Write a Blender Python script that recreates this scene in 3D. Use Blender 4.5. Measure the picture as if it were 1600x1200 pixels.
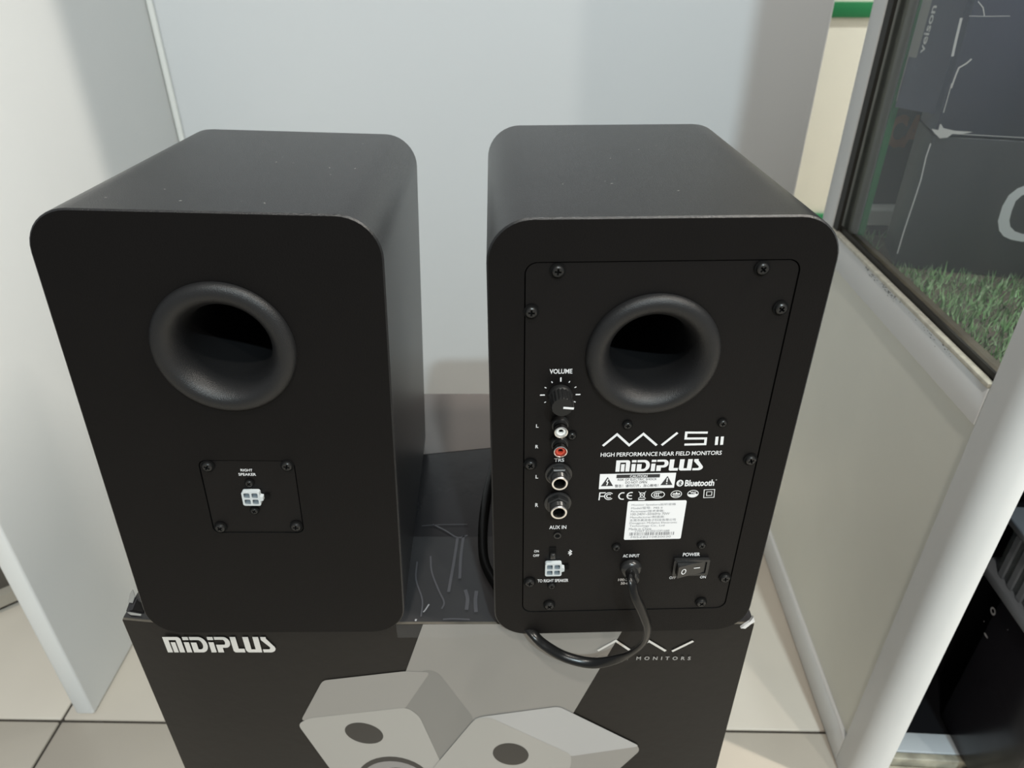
import bpy, bmesh, math, random
from mathutils import Matrix, Vector
R = math.radians
random.seed(7)
for o in list(bpy.data.objects): bpy.data.objects.remove(o)
scene = bpy.context.scene
C = scene.collection

# ------------------------------------------------------------------ camera
F_PX, PITCH, CZ = 1100.43, 0.5471, 0.77
cd = bpy.data.cameras.new('camera'); cam = bpy.data.objects.new('camera', cd); C.objects.link(cam)
cam.location = (0, 0, CZ); cam.rotation_euler = (math.pi/2 - PITCH, 0, 0)
cd.sensor_fit = 'HORIZONTAL'; cd.sensor_width = 36; cd.lens = F_PX/1600*36
cd.clip_start = 0.01
cd.dof.use_dof = True; cd.dof.focus_distance = 0.385; cd.dof.aperture_fstop = 13.0
scene.camera = cam
# ------------------------------------------------------------------ world and lamps
scene.view_settings.view_transform = 'Standard'; scene.view_settings.look = 'None'
scene.view_settings.exposure = 0.0; scene.view_settings.gamma = 1.0
scene.view_settings.use_curve_mapping = False
w = bpy.data.worlds.new('shop_air'); scene.world = w; w.use_nodes = True
w.node_tree.nodes['Background'].inputs[0].default_value = (0.96, 0.985, 1.0, 1)
w.node_tree.nodes['Background'].inputs[1].default_value = 0.33
def downlight(name, loc, power, col, size=0.13):
    l = bpy.data.lights.new(name, 'AREA'); l.shape = 'DISK'; l.size = size; l.energy = power; l.color = col
    o = bpy.data.objects.new(name, l); C.objects.link(o); o.location = loc
    return o
downlight('ceiling_downlight', (0.44, -1.53, 2.43), 66, (0.76, 0.93, 1.0), 0.09)     # its shadow edges fall on the back board
downlight('ceiling_downlight', (1.13, -1.50, 2.43), 22, (1.0, 0.95, 0.86), 0.09)
downlight('ceiling_downlight', (-0.10, -0.70, 2.43), 22, (1.0, 0.95, 0.86), 0.12)
sl_ = downlight('added_showcase_fill', (0.47, 0.56, 1.30), 0.5, (0.95, 0.98, 1.0), 0.08); sl_.data.spread = R(50)  # added lamp, brightens the showcase contents from above
far_fill = downlight('ceiling_downlight', (1.40, 1.25, 2.43), 26, (1.0, 1.0, 0.94), 0.12); far_fill.data.spread = R(85)  # added lamp, brightens the far cream wall
tl = downlight('ceiling_tube', (1.355, -0.105, 2.43), 54, (1.0, 0.93, 0.83))             # tube lamp pointing at the showcase post
tl.data.shape = 'RECTANGLE'; tl.data.size = 1.15; tl.data.size_y = 0.035; tl.rotation_euler = (0, 0, math.atan2(-0.466, 0.8848))

# ------------------------------------------------------------------ photo pixel -> ray
def ray(u, v):
    x = (u-800)/F_PX; z = -(v-600)/F_PX; c, s = math.cos(PITCH), math.sin(PITCH)
    return Vector((x, c+z*s, -s+z*c))
CAM = Vector((0, 0, CZ))
def on_z(u, v, z): d = ray(u, v); return CAM + d*((z-CZ)/d.z)
def on_plane(u, v, p, n): d = ray(u, v); return CAM + d*((p-CAM).dot(n)/d.dot(n))

# ------------------------------------------------------------------ materials
MATS = {}
def mat(name, col, rough=0.5, metal=0.0, spec=0.5, noise=0.0, nscale=60, bump=0.0, bscale=400, coat=0.0, alpha=1.0, trans=0.0, ior=1.45, col2=None, stretch=None):
    if name in MATS: return MATS[name]
    m = bpy.data.materials.new(name); m.use_nodes = True; nt = m.node_tree; b = nt.nodes['Principled BSDF']
    b.inputs['Roughness'].default_value = rough; b.inputs['Metallic'].default_value = metal
    b.inputs['Specular IOR Level'].default_value = spec; b.inputs['Coat Weight'].default_value = coat
    b.inputs['Coat Roughness'].default_value = 0.15
    b.inputs['Alpha'].default_value = alpha; b.inputs['Transmission Weight'].default_value = trans; b.inputs['IOR'].default_value = ior
    b.inputs['Base Color'].default_value = (*col, 1)
    tc = nt.nodes.new('ShaderNodeTexCoord')
    if noise > 0 or col2:
        n = nt.nodes.new('ShaderNodeTexNoise'); n.inputs['Scale'].default_value = nscale; n.inputs['Detail'].default_value = 5
        if stretch:
            mp = nt.nodes.new('ShaderNodeMapping'); mp.inputs['Scale'].default_value = stretch
            nt.links.new(tc.outputs['Object'], mp.inputs[0]); nt.links.new(mp.outputs[0], n.inputs['Vector'])
        else: nt.links.new(tc.outputs['Object'], n.inputs['Vector'])
        r = nt.nodes.new('ShaderNodeValToRGB')
        c2 = col2 or tuple(min(1, c*(1-noise)) for c in col)
        r.color_ramp.elements[0].position = 0.35; r.color_ramp.elements[1].position = 0.65
        r.color_ramp.elements[0].color = (*c2, 1); r.color_ramp.elements[1].color = (*col, 1)
        nt.links.new(n.outputs['Fac'], r.inputs[0]); nt.links.new(r.outputs[0], b.inputs['Base Color'])
    if bump > 0:
        n2 = nt.nodes.new('ShaderNodeTexNoise'); n2.inputs['Scale'].default_value = bscale; n2.inputs['Detail'].default_value = 3
        nt.links.new(tc.outputs['Object'], n2.inputs['Vector'])
        bp = nt.nodes.new('ShaderNodeBump'); bp.inputs['Strength'].default_value = bump; bp.inputs['Distance'].default_value = 0.001
        nt.links.new(n2.outputs['Fac'], bp.inputs['Height']); nt.links.new(bp.outputs[0], b.inputs['Normal'])
    MATS[name] = m; return m
def glass_mat(name, tint=(0.93, 0.97, 0.95), refl=1.0):
    m = bpy.data.materials.new(name); m.use_nodes = True; nt = m.node_tree; nt.nodes.clear()
    o = nt.nodes.new('ShaderNodeOutputMaterial'); t = nt.nodes.new('ShaderNodeBsdfTransparent'); g = nt.nodes.new('ShaderNodeBsdfGlossy')
    lw = nt.nodes.new('ShaderNodeLayerWeight'); lw.inputs[0].default_value = 0.5
    pw = nt.nodes.new('ShaderNodeMath'); pw.operation = 'POWER'; pw.inputs[1].default_value = 5
    f = nt.nodes.new('ShaderNodeMath'); f.operation = 'MULTIPLY_ADD'; f.inputs[1].default_value = 0.95; f.inputs[2].default_value = 0.045
    nt.links.new(lw.outputs['Facing'], pw.inputs[0]); nt.links.new(pw.outputs[0], f.inputs[0]); mx = nt.nodes.new('ShaderNodeMixShader')
    t.inputs[0].default_value = (*tint, 1); g.inputs['Roughness'].default_value = 0.03; g.inputs[0].default_value = (refl, refl, refl, 1)
    nt.links.new(f.outputs[0], mx.inputs[0]); nt.links.new(t.outputs[0], mx.inputs[1]); nt.links.new(g.outputs[0], mx.inputs[2]); nt.links.new(mx.outputs[0], o.inputs[0])
    MATS[name] = m; return m
M_CAB = mat('black_vinyl', (0.0150, 0.0152, 0.0160), 0.30, spec=0.5, noise=0.15, nscale=25, bump=0.25, bscale=1500)
M_BACK = mat('black_rear_board', (0.0036, 0.0031, 0.0031), 0.5, spec=0.15, noise=0.1, nscale=30, bump=0.15, bscale=1200)
M_PLATE = mat('black_amp_plate', (0.0040, 0.0035, 0.0036), 0.45, spec=0.17, bump=0.12, bscale=1500)
M_PORT = mat('black_port_plastic', (0.011, 0.011, 0.0115), 0.38, spec=0.36, bump=0.25, bscale=2200)
M_INK = mat('white_ink', (0.66, 0.66, 0.67), 0.6)
M_INK2 = mat('black_ink', (0.02, 0.02, 0.022), 0.6)
M_SCREW = mat('black_screw', (0.018, 0.018, 0.018), 0.28, metal=0.4)
M_DARK = mat('dark_hole', (0.004, 0.004, 0.004), 0.8, spec=0.1)
M_CHROME = mat('nickel', (0.72, 0.70, 0.68), 0.22, metal=1.0)
M_WPL = mat('white_plastic', (0.72, 0.72, 0.70), 0.35)
M_RED = mat('red_plastic', (0.45, 0.05, 0.025), 0.35)
M_BLK = mat('black_gloss_plastic', (0.014, 0.014, 0.014), 0.25)
M_NYL = mat('milky_nylon', (0.44, 0.47, 0.48), 0.35)
M_NYL2 = mat('milky_nylon_cavity', (0.20, 0.23, 0.25), 0.45)
M_STK = mat('sticker_paper', (0.70, 0.70, 0.71), 0.4)
M_GRY = mat('grey_ink', (0.23, 0.23, 0.24), 0.6)
M_CORD = mat('black_cord_rubber', (0.006, 0.006, 0.006), 0.26, spec=0.32)

# ------------------------------------------------------------------ helpers
def link(o, parent=None):
    C.objects.link(o)
    if parent: o.parent = parent
    return o
def empty(name, label=None, cat=None, group=None, loc=(0, 0, 0)):
    o = bpy.data.objects.new(name, None); o.empty_display_size = 0.05; o.location = loc; link(o)
    if label: tag(o, label, cat, group)
    return o
def tag(o, label=None, cat=None, group=None, kind=None):
    if label: o['label'] = label
    if cat: o['category'] = cat
    if group: o['group'] = group
    if kind: o['kind'] = kind
    return o
class MB:
    def __init__(s): s.v = []; s.f = []; s.m = []
    def add(s, vs, fs, mi=0):
        b = len(s.v); s.v += [tuple(v) for v in vs]; s.f += [tuple(i+b for i in f) for f in fs]; s.m += [mi]*len(fs); return s
    def box(s, x0, x1, y0, y1, z0, z1, mi=0):
        return s.add([(x, y, z) for x in (x0, x1) for y in (y0, y1) for z in (z0, z1)],
            [(0, 1, 3, 2), (4, 6, 7, 5), (0, 4, 5, 1), (2, 3, 7, 6), (0, 2, 6, 4), (1, 5, 7, 3)], mi)
    def loft(s, rings, mi=0, close=True, cap0=False, cap1=False):
        n = len(rings[0]); vs = [p for r in rings for p in r]; fs = []
        for k in range(len(rings)-1):
            for i in range(n if close else n-1):
                j = (i+1) % n; fs.append((k*n+i, k*n+j, (k+1)*n+j, (k+1)*n+i))
        if cap0: fs.append(tuple(range(n))[::-1])
        if cap1: fs.append(tuple((len(rings)-1)*n+i for i in range(n)))
        return s.add(vs, fs, mi)
    def lathe(s, prof, cx=0, cz=0, y0=0, n=32, mi=0, cap0=False, cap1=False):   # axis -y : prof (radius, height outwards)
        rings = [[(cx+r*math.cos(2*math.pi*i/n), y0-h, cz+r*math.sin(2*math.pi*i/n)) for i in range(n)] for r, h in prof]
        return s.loft(rings, mi, True, cap0, cap1)
    def build(s, name, mats, parent=None, smooth=30, fixn=True):
        me = bpy.data.meshes.new(name); me.from_pydata(s.v, [], s.f)
        for m in (mats if isinstance(mats, (list, tuple)) else [mats]): me.materials.append(m)
        for p, mi in zip(me.polygons, s.m): p.material_index = mi; p.use_smooth = smooth > 0
        if fixn:
            bm = bmesh.new(); bm.from_mesh(me); bmesh.ops.recalc_face_normals(bm, faces=bm.faces); bm.to_mesh(me); bm.free()
        if smooth > 0: me.set_sharp_from_angle(angle=R(smooth))
        return link(bpy.data.objects.new(name, me), parent)
def bevel_obj(o, wdt, seg=2):
    me = o.data; bm = bmesh.new(); bm.from_mesh(me)
    bmesh.ops.bevel(bm, geom=list(bm.edges), offset=wdt, segments=seg, affect='EDGES', profile=0.5)
    for f in bm.faces: f.smooth = True
    bm.to_mesh(me); bm.free(); me.set_sharp_from_angle(angle=R(50)); return o
def rrect(x0, x1, z0, z1, r, n=10):
    pts = []
    for cx, cz, a0 in ((x1-r, z1-r, 0), (x0+r, z1-r, 90), (x0+r, z0+r, 180), (x1-r, z0+r, 270)):
        e = min(r*0.25, 0.003)
        a = [(cx+r*math.cos(R(a0+90*i/n)), cz+r*math.sin(R(a0+90*i/n))) for i in range(n+1)]
        d0 = (math.sin(R(a0)), -math.cos(R(a0))); d1 = (-math.sin(R(a0+90)), math.cos(R(a0+90)))
        pts += [(a[0][0]+d0[0]*e, a[0][1]+d0[1]*e)] + a + [(a[-1][0]+d1[0]*e, a[-1][1]+d1[1]*e)]
    return pts
def circ(cx, cz, r, n=48, rz=None):
    rz = rz or r
    return [(cx+r*math.cos(2*math.pi*i/n), cz+rz*math.sin(2*math.pi*i/n)) for i in range(n)]
def fill_loops(loops, y):           # planar face with holes in the xz plane -> verts, tris
    bm = bmesh.new(); es = []
    for lp in loops:
        vs = [bm.verts.new((p[0], y, p[1])) for p in lp]
        es += [bm.edges.new((vs[i], vs[(i+1) % len(vs)])) for i in range(len(vs))]
    bmesh.ops.triangle_fill(bm, use_beauty=True, edges=es, normal=(0, -1, 0))
    bm.verts.index_update()
    V = [v.co.copy() for v in bm.verts]; Fc = [tuple(v.index for v in f.verts) for f in bm.faces]
    bm.free(); return V, Fc
def poly_mesh(mb, loops, y, mi=0):
    V, Fc = fill_loops(loops, y); mb.add(V, Fc, mi); return mb
def stroke(mb, pts, wd, y, mi=0, closed=False):
    P = [Vector((p[0], p[1])) for p in pts]; n = len(P); L_, R_ = [], []
    for i in range(n):
        a = P[i-1] if (i > 0 or closed) else None; b = P[(i+1) % n] if (i < n-1 or closed) else None
        d1 = (P[i]-a).normalized() if a is not None else None; d2 = (b-P[i]).normalized() if b is not None else None
        if d1 is None: nrm = Vector((-d2.y, d2.x)); k = 1
        elif d2 is None: nrm = Vector((-d1.y, d1.x)); k = 1
        else:
            n1 = Vector((-d1.y, d1.x)); n2 = Vector((-d2.y, d2.x)); nrm = (n1+n2)
            nrm = nrm.normalized() if nrm.length > 1e-6 else n1; k = min(2.0, 1/max(0.3, nrm.dot(n1)))
        L_.append(P[i]+nrm*wd/2*k); R_.append(P[i]-nrm*wd/2*k)
    vs = [(p.x, y, p.y) for p in L_]+[(p.x, y, p.y) for p in R_]
    fs = [(i, (i+1) % n, n+(i+1) % n, n+i) for i in range(n if closed else n-1)]
    return mb.add(vs, fs, mi)
def arc(cx, cz, rx, rz, a0, a1, n=16):
    return [(cx+rx*math.cos(R(a0+(a1-a0)*i/n)), cz+rz*math.sin(R(a0+(a1-a0)*i/n))) for i in range(n+1)]
def text_mesh(body, bold=0.0, spacing=1.0, shear=0.0, wordsp=1.0):
    cu = bpy.data.curves.new('txt', 'FONT'); cu.body = body; cu.size = 1; cu.offset = bold; cu.space_character = spacing
    cu.shear = shear; cu.space_word = wordsp; cu.resolution_u = 3
    o = bpy.data.objects.new('txt', cu); C.objects.link(o)
    dg = bpy.context.evaluated_depsgraph_get(); dg.update()
    me = bpy.data.meshes.new_from_object(o.evaluated_get(dg))
    vs = [(v.co.x, v.co.y) for v in me.vertices]; fs = [tuple(p.vertices) for p in me.polygons]
    bpy.data.objects.remove(o); bpy.data.curves.remove(cu); bpy.data.meshes.remove(me)
    return vs, fs
def text_into(mb, body, x0, x1, z0, z1, y, mi=0, **kw):
    vs, fs = text_mesh(body, **kw)
    if not vs: return mb
    a, b = min(v[0] for v in vs), max(v[0] for v in vs); c, d = min(v[1] for v in vs), max(v[1] for v in vs)
    return mb.add([(x0+(v[0]-a)/(b-a)*(x1-x0), y, z0+(v[1]-c)/(d-c)*(z1-z0)) for v in vs], fs, mi)
def sweep(path, wd, ht, ups=None, n=12):      # flat oval tube along a polyline
    P = [Vector(p) for p in path]; rings = []
    prev = Vector((0, 0, 1))
    for i, p in enumerate(P):
        t = (P[min(i+1, len(P)-1)]-P[max(i-1, 0)]).normalized()
        up = (ups[i] if ups else prev); up = (up-t*up.dot(t)).normalized(); sd = t.cross(up); prev = up
        rings.append([p+sd*(wd/2*math.cos(2*math.pi*k/n))+up*(ht/2*math.sin(2*math.pi*k/n)) for k in range(n)])
    return rings
def spline(pts, n=10):
    P = [Vector(p) for p in pts]; P = [P[0]*2-P[1]]+P+[P[-1]*2-P[-2]]; out = []
    for i in range(1, len(P)-2):
        for k in range(n):
            t = k/n
            out.append(0.5*((2*P[i])+(P[i+1]-P[i-1])*t+(2*P[i-1]-5*P[i]+4*P[i+1]-P[i+2])*t*t+(3*P[i]-P[i-1]-3*P[i+1]+P[i+2])*t**3))
    out.append(P[-2]); return out

# ================================================================== THE SETTING
M_TILE = mat('cream_floor_tile', (0.58, 0.52, 0.44), 0.36, noise=0.10, nscale=4)
M_GROUT = mat('dark_grout', (0.045, 0.036, 0.028), 0.85, noise=0.3, nscale=200)
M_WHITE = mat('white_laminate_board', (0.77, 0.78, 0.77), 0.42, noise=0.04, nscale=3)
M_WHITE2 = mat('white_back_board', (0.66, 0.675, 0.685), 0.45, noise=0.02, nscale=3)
M_TRIM = mat('white_corner_trim', (0.76, 0.77, 0.74), 0.35)
fl = MB().box(-3.0, 3.0, -1.4, 3.2, -0.03, -0.0025).build('floor', M_GROUT, smooth=0); tag(fl, kind='structure')
T = 0.60; GX, GY = -0.531, 0.4955
tm = None
for i in range(-3, 6):
    for j in range(-3, 5):
        x = GX+i*T; y = GY+j*T
        if x > 2.4 or y > 2.6 or x < -2.4 or y < -1.35: continue
        if tm is None:
            t = MB().box(0.0017, T-0.0017, 0.0017, T-0.0017, -0.010, 0.0).build('floor_tile', M_TILE, fl, smooth=0); bevel_obj(t, 0.0012, 1); tm = t.data
        else: t = link(bpy.data.objects.new('floor_tile', tm), fl)
        t.location = (x, y, 0)
FR = R(-0.93); fl.rotation_euler = (0, 0, FR)
fl.location = (GX-(GX*math.cos(FR)-GY*math.sin(FR)), 0.5025-(GX*math.sin(FR)+GY*math.cos(FR)), 0)
# left board : end rounded, runs straight back to the corner
def wall(name, x0, x1, y0, y1, z0, z1, m, bev=0.003):
    o = MB().box(x0, x1, y0, y1, z0, z1).build(name, m, smooth=0); bevel_obj(o, bev, 2); return tag(o, kind='structure')
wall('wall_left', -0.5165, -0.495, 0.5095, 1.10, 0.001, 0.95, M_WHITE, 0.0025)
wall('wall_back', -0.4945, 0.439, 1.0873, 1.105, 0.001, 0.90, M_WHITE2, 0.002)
wall('trim_1', -0.4945, -0.4865, 1.0800, 1.0872, 0.001, 0.90, M_TRIM, 0.0015)
M_CREAM = mat('cream_wall_panel', (0.74, 0.735, 0.65), 0.5, noise=0.03, nscale=3)
M_GREEN = mat('green_painted_band', (0.012, 0.16, 0.055), 0.45)
wall('wall_far', 0.30, 2.3, 1.90, 1.93, 0.0005, 1.6, M_CREAM, 0.002)
wall('trim_2', 0.30, 2.3, 1.892, 1.8995, 0.642, 0.676, M_GREEN, 0.001)
wall('trim_3', 0.30, 2.3, 1.892, 1.8995, 0.001, 0.163, M_GREEN, 0.001)

# ================================================================== THE TWO SPEAKERS
H, W, D, RC = 0.27, 0.1593, 0.1987, 0.0209
def pose_matrix(x, y, z, yaw, tx, ty):
    return Matrix.Translation((x, y, z+CZ)) @ Matrix.Rotation(yaw, 4, 'Z') @ Matrix.Rotation(tx, 4, 'X') @ Matrix.Rotation(ty, 4, 'Y')
POSE_A = pose_matrix(0.0688, 0.2996, -0.3671, 0.0251, 0.0005, -0.0028)
POSE_B = pose_matrix(-0.1477, 0.2992, -0.3671, 0.0374, -0.0295, 0.0356)
TOP = CZ-0.3671-0.0004
def face_fn(M):
    p = M.translation.copy(); n = (M.to_3x3() @ Vector((0, 1, 0))); inv = M.inverted()
    def fp(u, v, out=0.0):
        q = inv @ on_plane(u, v, p-n*out, n); return (q.x, q.z)
    return fp
FA, FB = face_fn(POSE_A), face_fn(POSE_B)

def speaker(name, label, M, holes):
    root = empty(name, label, 'speaker'); root.matrix_world = M
    b = MB(); e = 0.0008
    out = rrect(-W/2, W/2, 0, H, RC); inn = rrect(-W/2+e, W/2-e, e, H-e, RC-e)
    poly_mesh(b, [inn]+holes, 0.0, 1)
    b.loft([[(x, 0, z) for x, z in inn], [(x, e, z) for x, z in out]], 0)
    b.loft([[(x, e, z) for x, z in out], [(x, D-0.006, z) for x, z in out]], 0, cap1=True)
    for h in holes: b.loft([[(x, 0, z) for x, z in h], [(x, 0.003, z) for x, z in h]], 2)
    b.build('cabinet', [M_CAB, M_BACK, M_DARK], root)
    f = MB(); o2 = rrect(-W/2+0.0006, W/2-0.0006, 0.0006, H-0.0006, RC); o3 = rrect(-W/2+0.003, W/2-0.003, 0.003, H-0.003, RC-0.003)
    f.loft([[(x, D-0.0055, z) for x, z in o2], [(x, D-0.002, z) for x, z in o2], [(x, D, z) for x, z in o3]], 0, cap0=True, cap1=True)
    f.build('front_baffle', M_BLK, root)
    return root
def port(root, cx, cz, ro, ri, parent=None):
    prof = []; rp = ri+(ro-ri)*0.62; h = 0.0042
    for k in range(9): a = R(90*k/8); prof.append((rp+(ro-rp)*math.cos(a), h*math.sin(a)))
    dp = 0.012
    for k in range(1, 13): a = R(90*k/12); prof.append((rp-(rp-ri)*math.sin(a), -dp+(h+dp)*math.cos(a)))
    prof += [(ri, -0.04), (ri, -0.07), (ri, -0.12)]
    return MB().lathe([(ro, -0.001)]+prof, cx, cz, n=72, cap1=True).build('bass_port', M_PORT, root, smooth=60)
# shared screw mesh : domed head with a cross recess, facing -y
def screw_mesh(r):
    b = MB(); a, c = r*0.16, r*0.55
    cross = [(a, a), (a, c), (-a, c), (-a, a), (-c, a), (-c, -a), (-a, -a), (-a, -c), (a, -c), (a, -a), (c, -a), (c, a)]
    hh = r*0.62
    V, Fc = fill_loops([circ(0, 0, r*0.72, 24), cross], -hh); b.add(V, Fc, 0)
    b.lathe([(r, 0.0003), (r, r*0.22), (r*0.9, r*0.48), (r*0.72, hh)], n=24)
    b.loft([[(x, -hh, z) for x, z in cross], [(x*0.8, -hh*0.3, z*0.8) for x, z in cross]], 1, cap1=True)
    b.lathe([(r*1.28, -0.0001), (r*1.28, 0.0003), (r*1.0, 0.00035)], n=24, mi=1)
    o = b.build('screw', [M_SCREW, M_DARK], None); me = o.data; bpy.data.objects.remove(o); return me
SC_L, SC_S = screw_mesh(0.00285), screw_mesh(0.0021)
def screw(parent, fp, u, v, small=False, rot=0.0):
    x, z = fp(u, v, 0.0012); o = link(bpy.data.objects.new('screw', SC_S if small else SC_L), parent)
    o.location = (x, -0.0001, z); o.rotation_euler = (0, rot or random.uniform(0, 1.5), 0); return o
def molex(root, fp, u0, u1, v0, v1):
    x0, _ = fp(u0, (v0+v1)/2, 0.002); x1, _ = fp(u1, (v0+v1)/2, 0.002); _, z1 = fp((u0+u1)/2, v0, 0.002); _, z0 = fp((u0+u1)/2, v1, 0.002)
    b = MB(); t = (x1-x0)*0.11; xm = (x0+x1)/2; zm = (z0+z1)/2
    cells = [rrect(a+t, c-t, d+t, e-t, t*0.6, 3) for a, c in ((x0, xm+t/2), (xm-t/2, x1)) for d, e in ((z0, zm+t/2), (zm-t/2, z1))]
    outl = rrect(x0, x1, z0, z1, t*1.1, 4)
    poly_mesh(b, [outl]+cells, -0.0027, 0); b.loft([[(x, 0.0, z) for x, z in outl], [(x, -0.0027, z) for x, z in outl]], 0)
    for c in cells: b.loft([[(x, -0.0027, z) for x, z in c], [(x, -0.0002, z) for x, z in c]], 1, cap1=True)
    lt = (z1-z0)*0.17
    b.add([(x1, y, z) for y in (0, -0.0027) for z in (zm-lt, zm+lt)]+[(x1+t*1.5, y, z) for y in (0, -0.0027) for z in (zm-lt*0.7, zm+lt*0.7)],
          [(2, 3, 7, 6), (0, 1, 5, 4), (4, 5, 7, 6), (0, 2, 6, 4), (1, 3, 7, 5)], 0)
    o = b.build('cable_socket', [M_NYL, M_NYL2], root, smooth=40); tag(o, 'milky white four pin cable socket')
    h = MB().add([(x1+t*1.6, -0.0006, zm-lt), (x1+t*4.2, -0.0006, zm-lt), (x1+t*4.2, -0.0006, zm+lt), (x1+t*1.6, -0.0006, zm+lt)], [(0, 1, 2, 3)])
    h.build('latch_hole', M_DARK, root, smooth=0)
    return o
# brand wordmark built from letter outlines, unit height; returns loops groups and width
def wordmark():
    G = []; x = 0
    def add(loops, wd, gap=0.10):
        nonlocal x
        G.append([[(px+x, pz) for px, pz in l] for l in loops]); x += wd+gap
    def q(cx, cz, rx, rz, a0, a1, n=6): return arc(cx, cz, rx, rz, a0, a1, n)
    # m
    m1 = [(0, 0), (0.36, 0), (0.36, 0.80), (0.86, 0.80), (0.86, 0.0), (1.22, 0)]+q(1.0, 0.80, 0.22, 0.20, 0, 90)+[(0, 1.0)]
    G.append([m1]); G.append([[(0.45, 0), (0.77, 0), (0.77, 0.66), (0.45, 0.66)]]); x = 1.36
    def I():
        G.append([[(x, 0.80), (x+0.40, 0.80), (x+0.40, 1.0), (x, 1.0)]]); add([[(0, 0), (0.36, 0), (0.36, 0.66), (0, 0.66)]], 0.36, 0.12)
    def Dl():
        o = [(0, 0.0), (0.62, 0.0)]+q(0.62, 0.5, 0.50, 0.5, -90, 90, 14)+[(0, 1.0), (0, 0.80), (0.56, 0.80)]+q(0.56, 0.5, 0.24, 0.30, 90, -90, 10)+[(0.40, 0.2), (0.40, 0.64), (0, 0.64)]
        add([o], 1.12, 0.12)
    def Pl():
        o = [(0, 0), (0.40, 0), (0.40, 0.30), (0.62, 0.30)]+q(0.62, 0.65, 0.40, 0.35, -90, 90, 12)+[(0, 1.0), (0, 0.82), (0.56, 0.82)]+q(0.56, 0.66, 0.12, 0.16, 90, -90, 6)+[(0, 0.50)]
        add([o], 1.02, 0.08)
    I(); Dl(); I(); Pl()
    add([[(0.10, 0)]+[(0.80, 0), (0.80, 0.24), (0.40, 0.24), (0.40, 1.0), (0, 1.0), (0, 0.10)]], 0.80, 0.08)
    add([[(0.0, 1.0), (0.0, 0.2)]+q(0.2, 0.2, 0.2, 0.2, 180, 270)+[(1.10, 0), (1.10, 1.0), (0.70, 1.0), (0.70, 0.20), (0.40, 0.20), (0.40, 1.0)]], 1.10, 0.10)
    add([[(0.0, 0.0), (0.50, 0.0)]+q(0.50, 0.26, 0.40, 0.26, -90, 40, 8)+[(0.42, 0.88), (0.42, 1.0), (0.04, 1.0), (0.04, 0.80), (0.45, 0.42)]+q(0.42, 0.30, 0.12, 0.10, 40, -90, 5)+[(0.0, 0.20)]], 0.90, 0)
    return G, x
WM, WMW = wordmark()
def put_wordmark(mb, x0, x1, z0, z1, y, mi=0):
    for loops in WM:
        poly_mesh(mb, [[(x0+px/WMW*(x1-x0), z0+pz*(z1-z0)) for px, pz in l] for l in loops], y, mi)
def txt(parent, fp, body, u0, u1, v0, v1, m=None, y=-0.00015, name='printed_text', **kw):
    uc, vc = (u0+u1)/2, (v0+v1)/2
    x0, _ = fp(u0, vc); x1, _ = fp(u1, vc); _, z1 = fp(uc, v0); _, z0 = fp(uc, v1)
    b = MB(); text_into(b, body, x0, x1, z0, z1, y, **kw); return b.build(name, m or M_INK, parent, smooth=0, fixn=False)

# ---------------- passive speaker (no amplifier plate)
def px_r(fp, u0, u1, v): a, _ = fp(u0, v); b, _ = fp(u1, v); return (b-a)/2
cB = FB(350, 545); roB = px_r(FB, 236.5, 464, 545); 
quad = [FB(312, 720), FB(459, 719), FB(476, 832), FB(331, 833.5)]
bx0 = (quad[0][0]+quad[3][0])/2; bx1 = (quad[1][0]+quad[2][0])/2; bz1 = (quad[0][1]+quad[1][1])/2; bz0 = (quad[2][1]+quad[3][1])/2
spB = speaker('bookshelf_speaker', 'black speaker with a bare rear board, one port and a small plate reading RIGHT SPEAKER', POSE_B,
              [circ(cB[0], cB[1], roB*0.93, 48), rrect(bx0, bx1, bz0, bz1, 0.004, 6)])
port(spB, cB[0], cB[1], roB, roB*0.60)
def plate(root, x0, x1, z0, z1, r, holes, y=0.0004, name='rear_plate', g=0.0006):
    b = MB(); o = rrect(x0+g, x1-g, z0+g, z1-g, r, 8); poly_mesh(b, [o]+holes, y)
    b.loft([[(x, y, z) for x, z in o], [(x, 0.003, z) for x, z in o]])
    for h in holes: b.loft([[(x, y, z) for x, z in h], [(x, 0.003, z) for x, z in h]])
    return b.build(name, M_PLATE, root, smooth=0)
plB = plate(spB, bx0, bx1, bz0, bz1, 0.0035, [])
tag(plB, 'small square terminal plate lettered RIGHT SPEAKER')
for u, v in ((323.5, 730.2), (448, 729.3), (343.7, 825.7), (462.2, 824)): screw(spB, FB, u, v)
for u, v in ((388.7, 756.7), (397, 799.5)): screw(spB, FB, u, v, True)
molex(spB, FB, 379, 407, 767.5, 789)
txt(plB, FB, 'RIGHT', 375.7, 394.3, 733, 737, bold=0.012, y=0.0002)
txt(plB, FB, 'SPEAKER', 372.5, 399.7, 739.5, 743.7, bold=0.012, y=0.0002)

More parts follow.
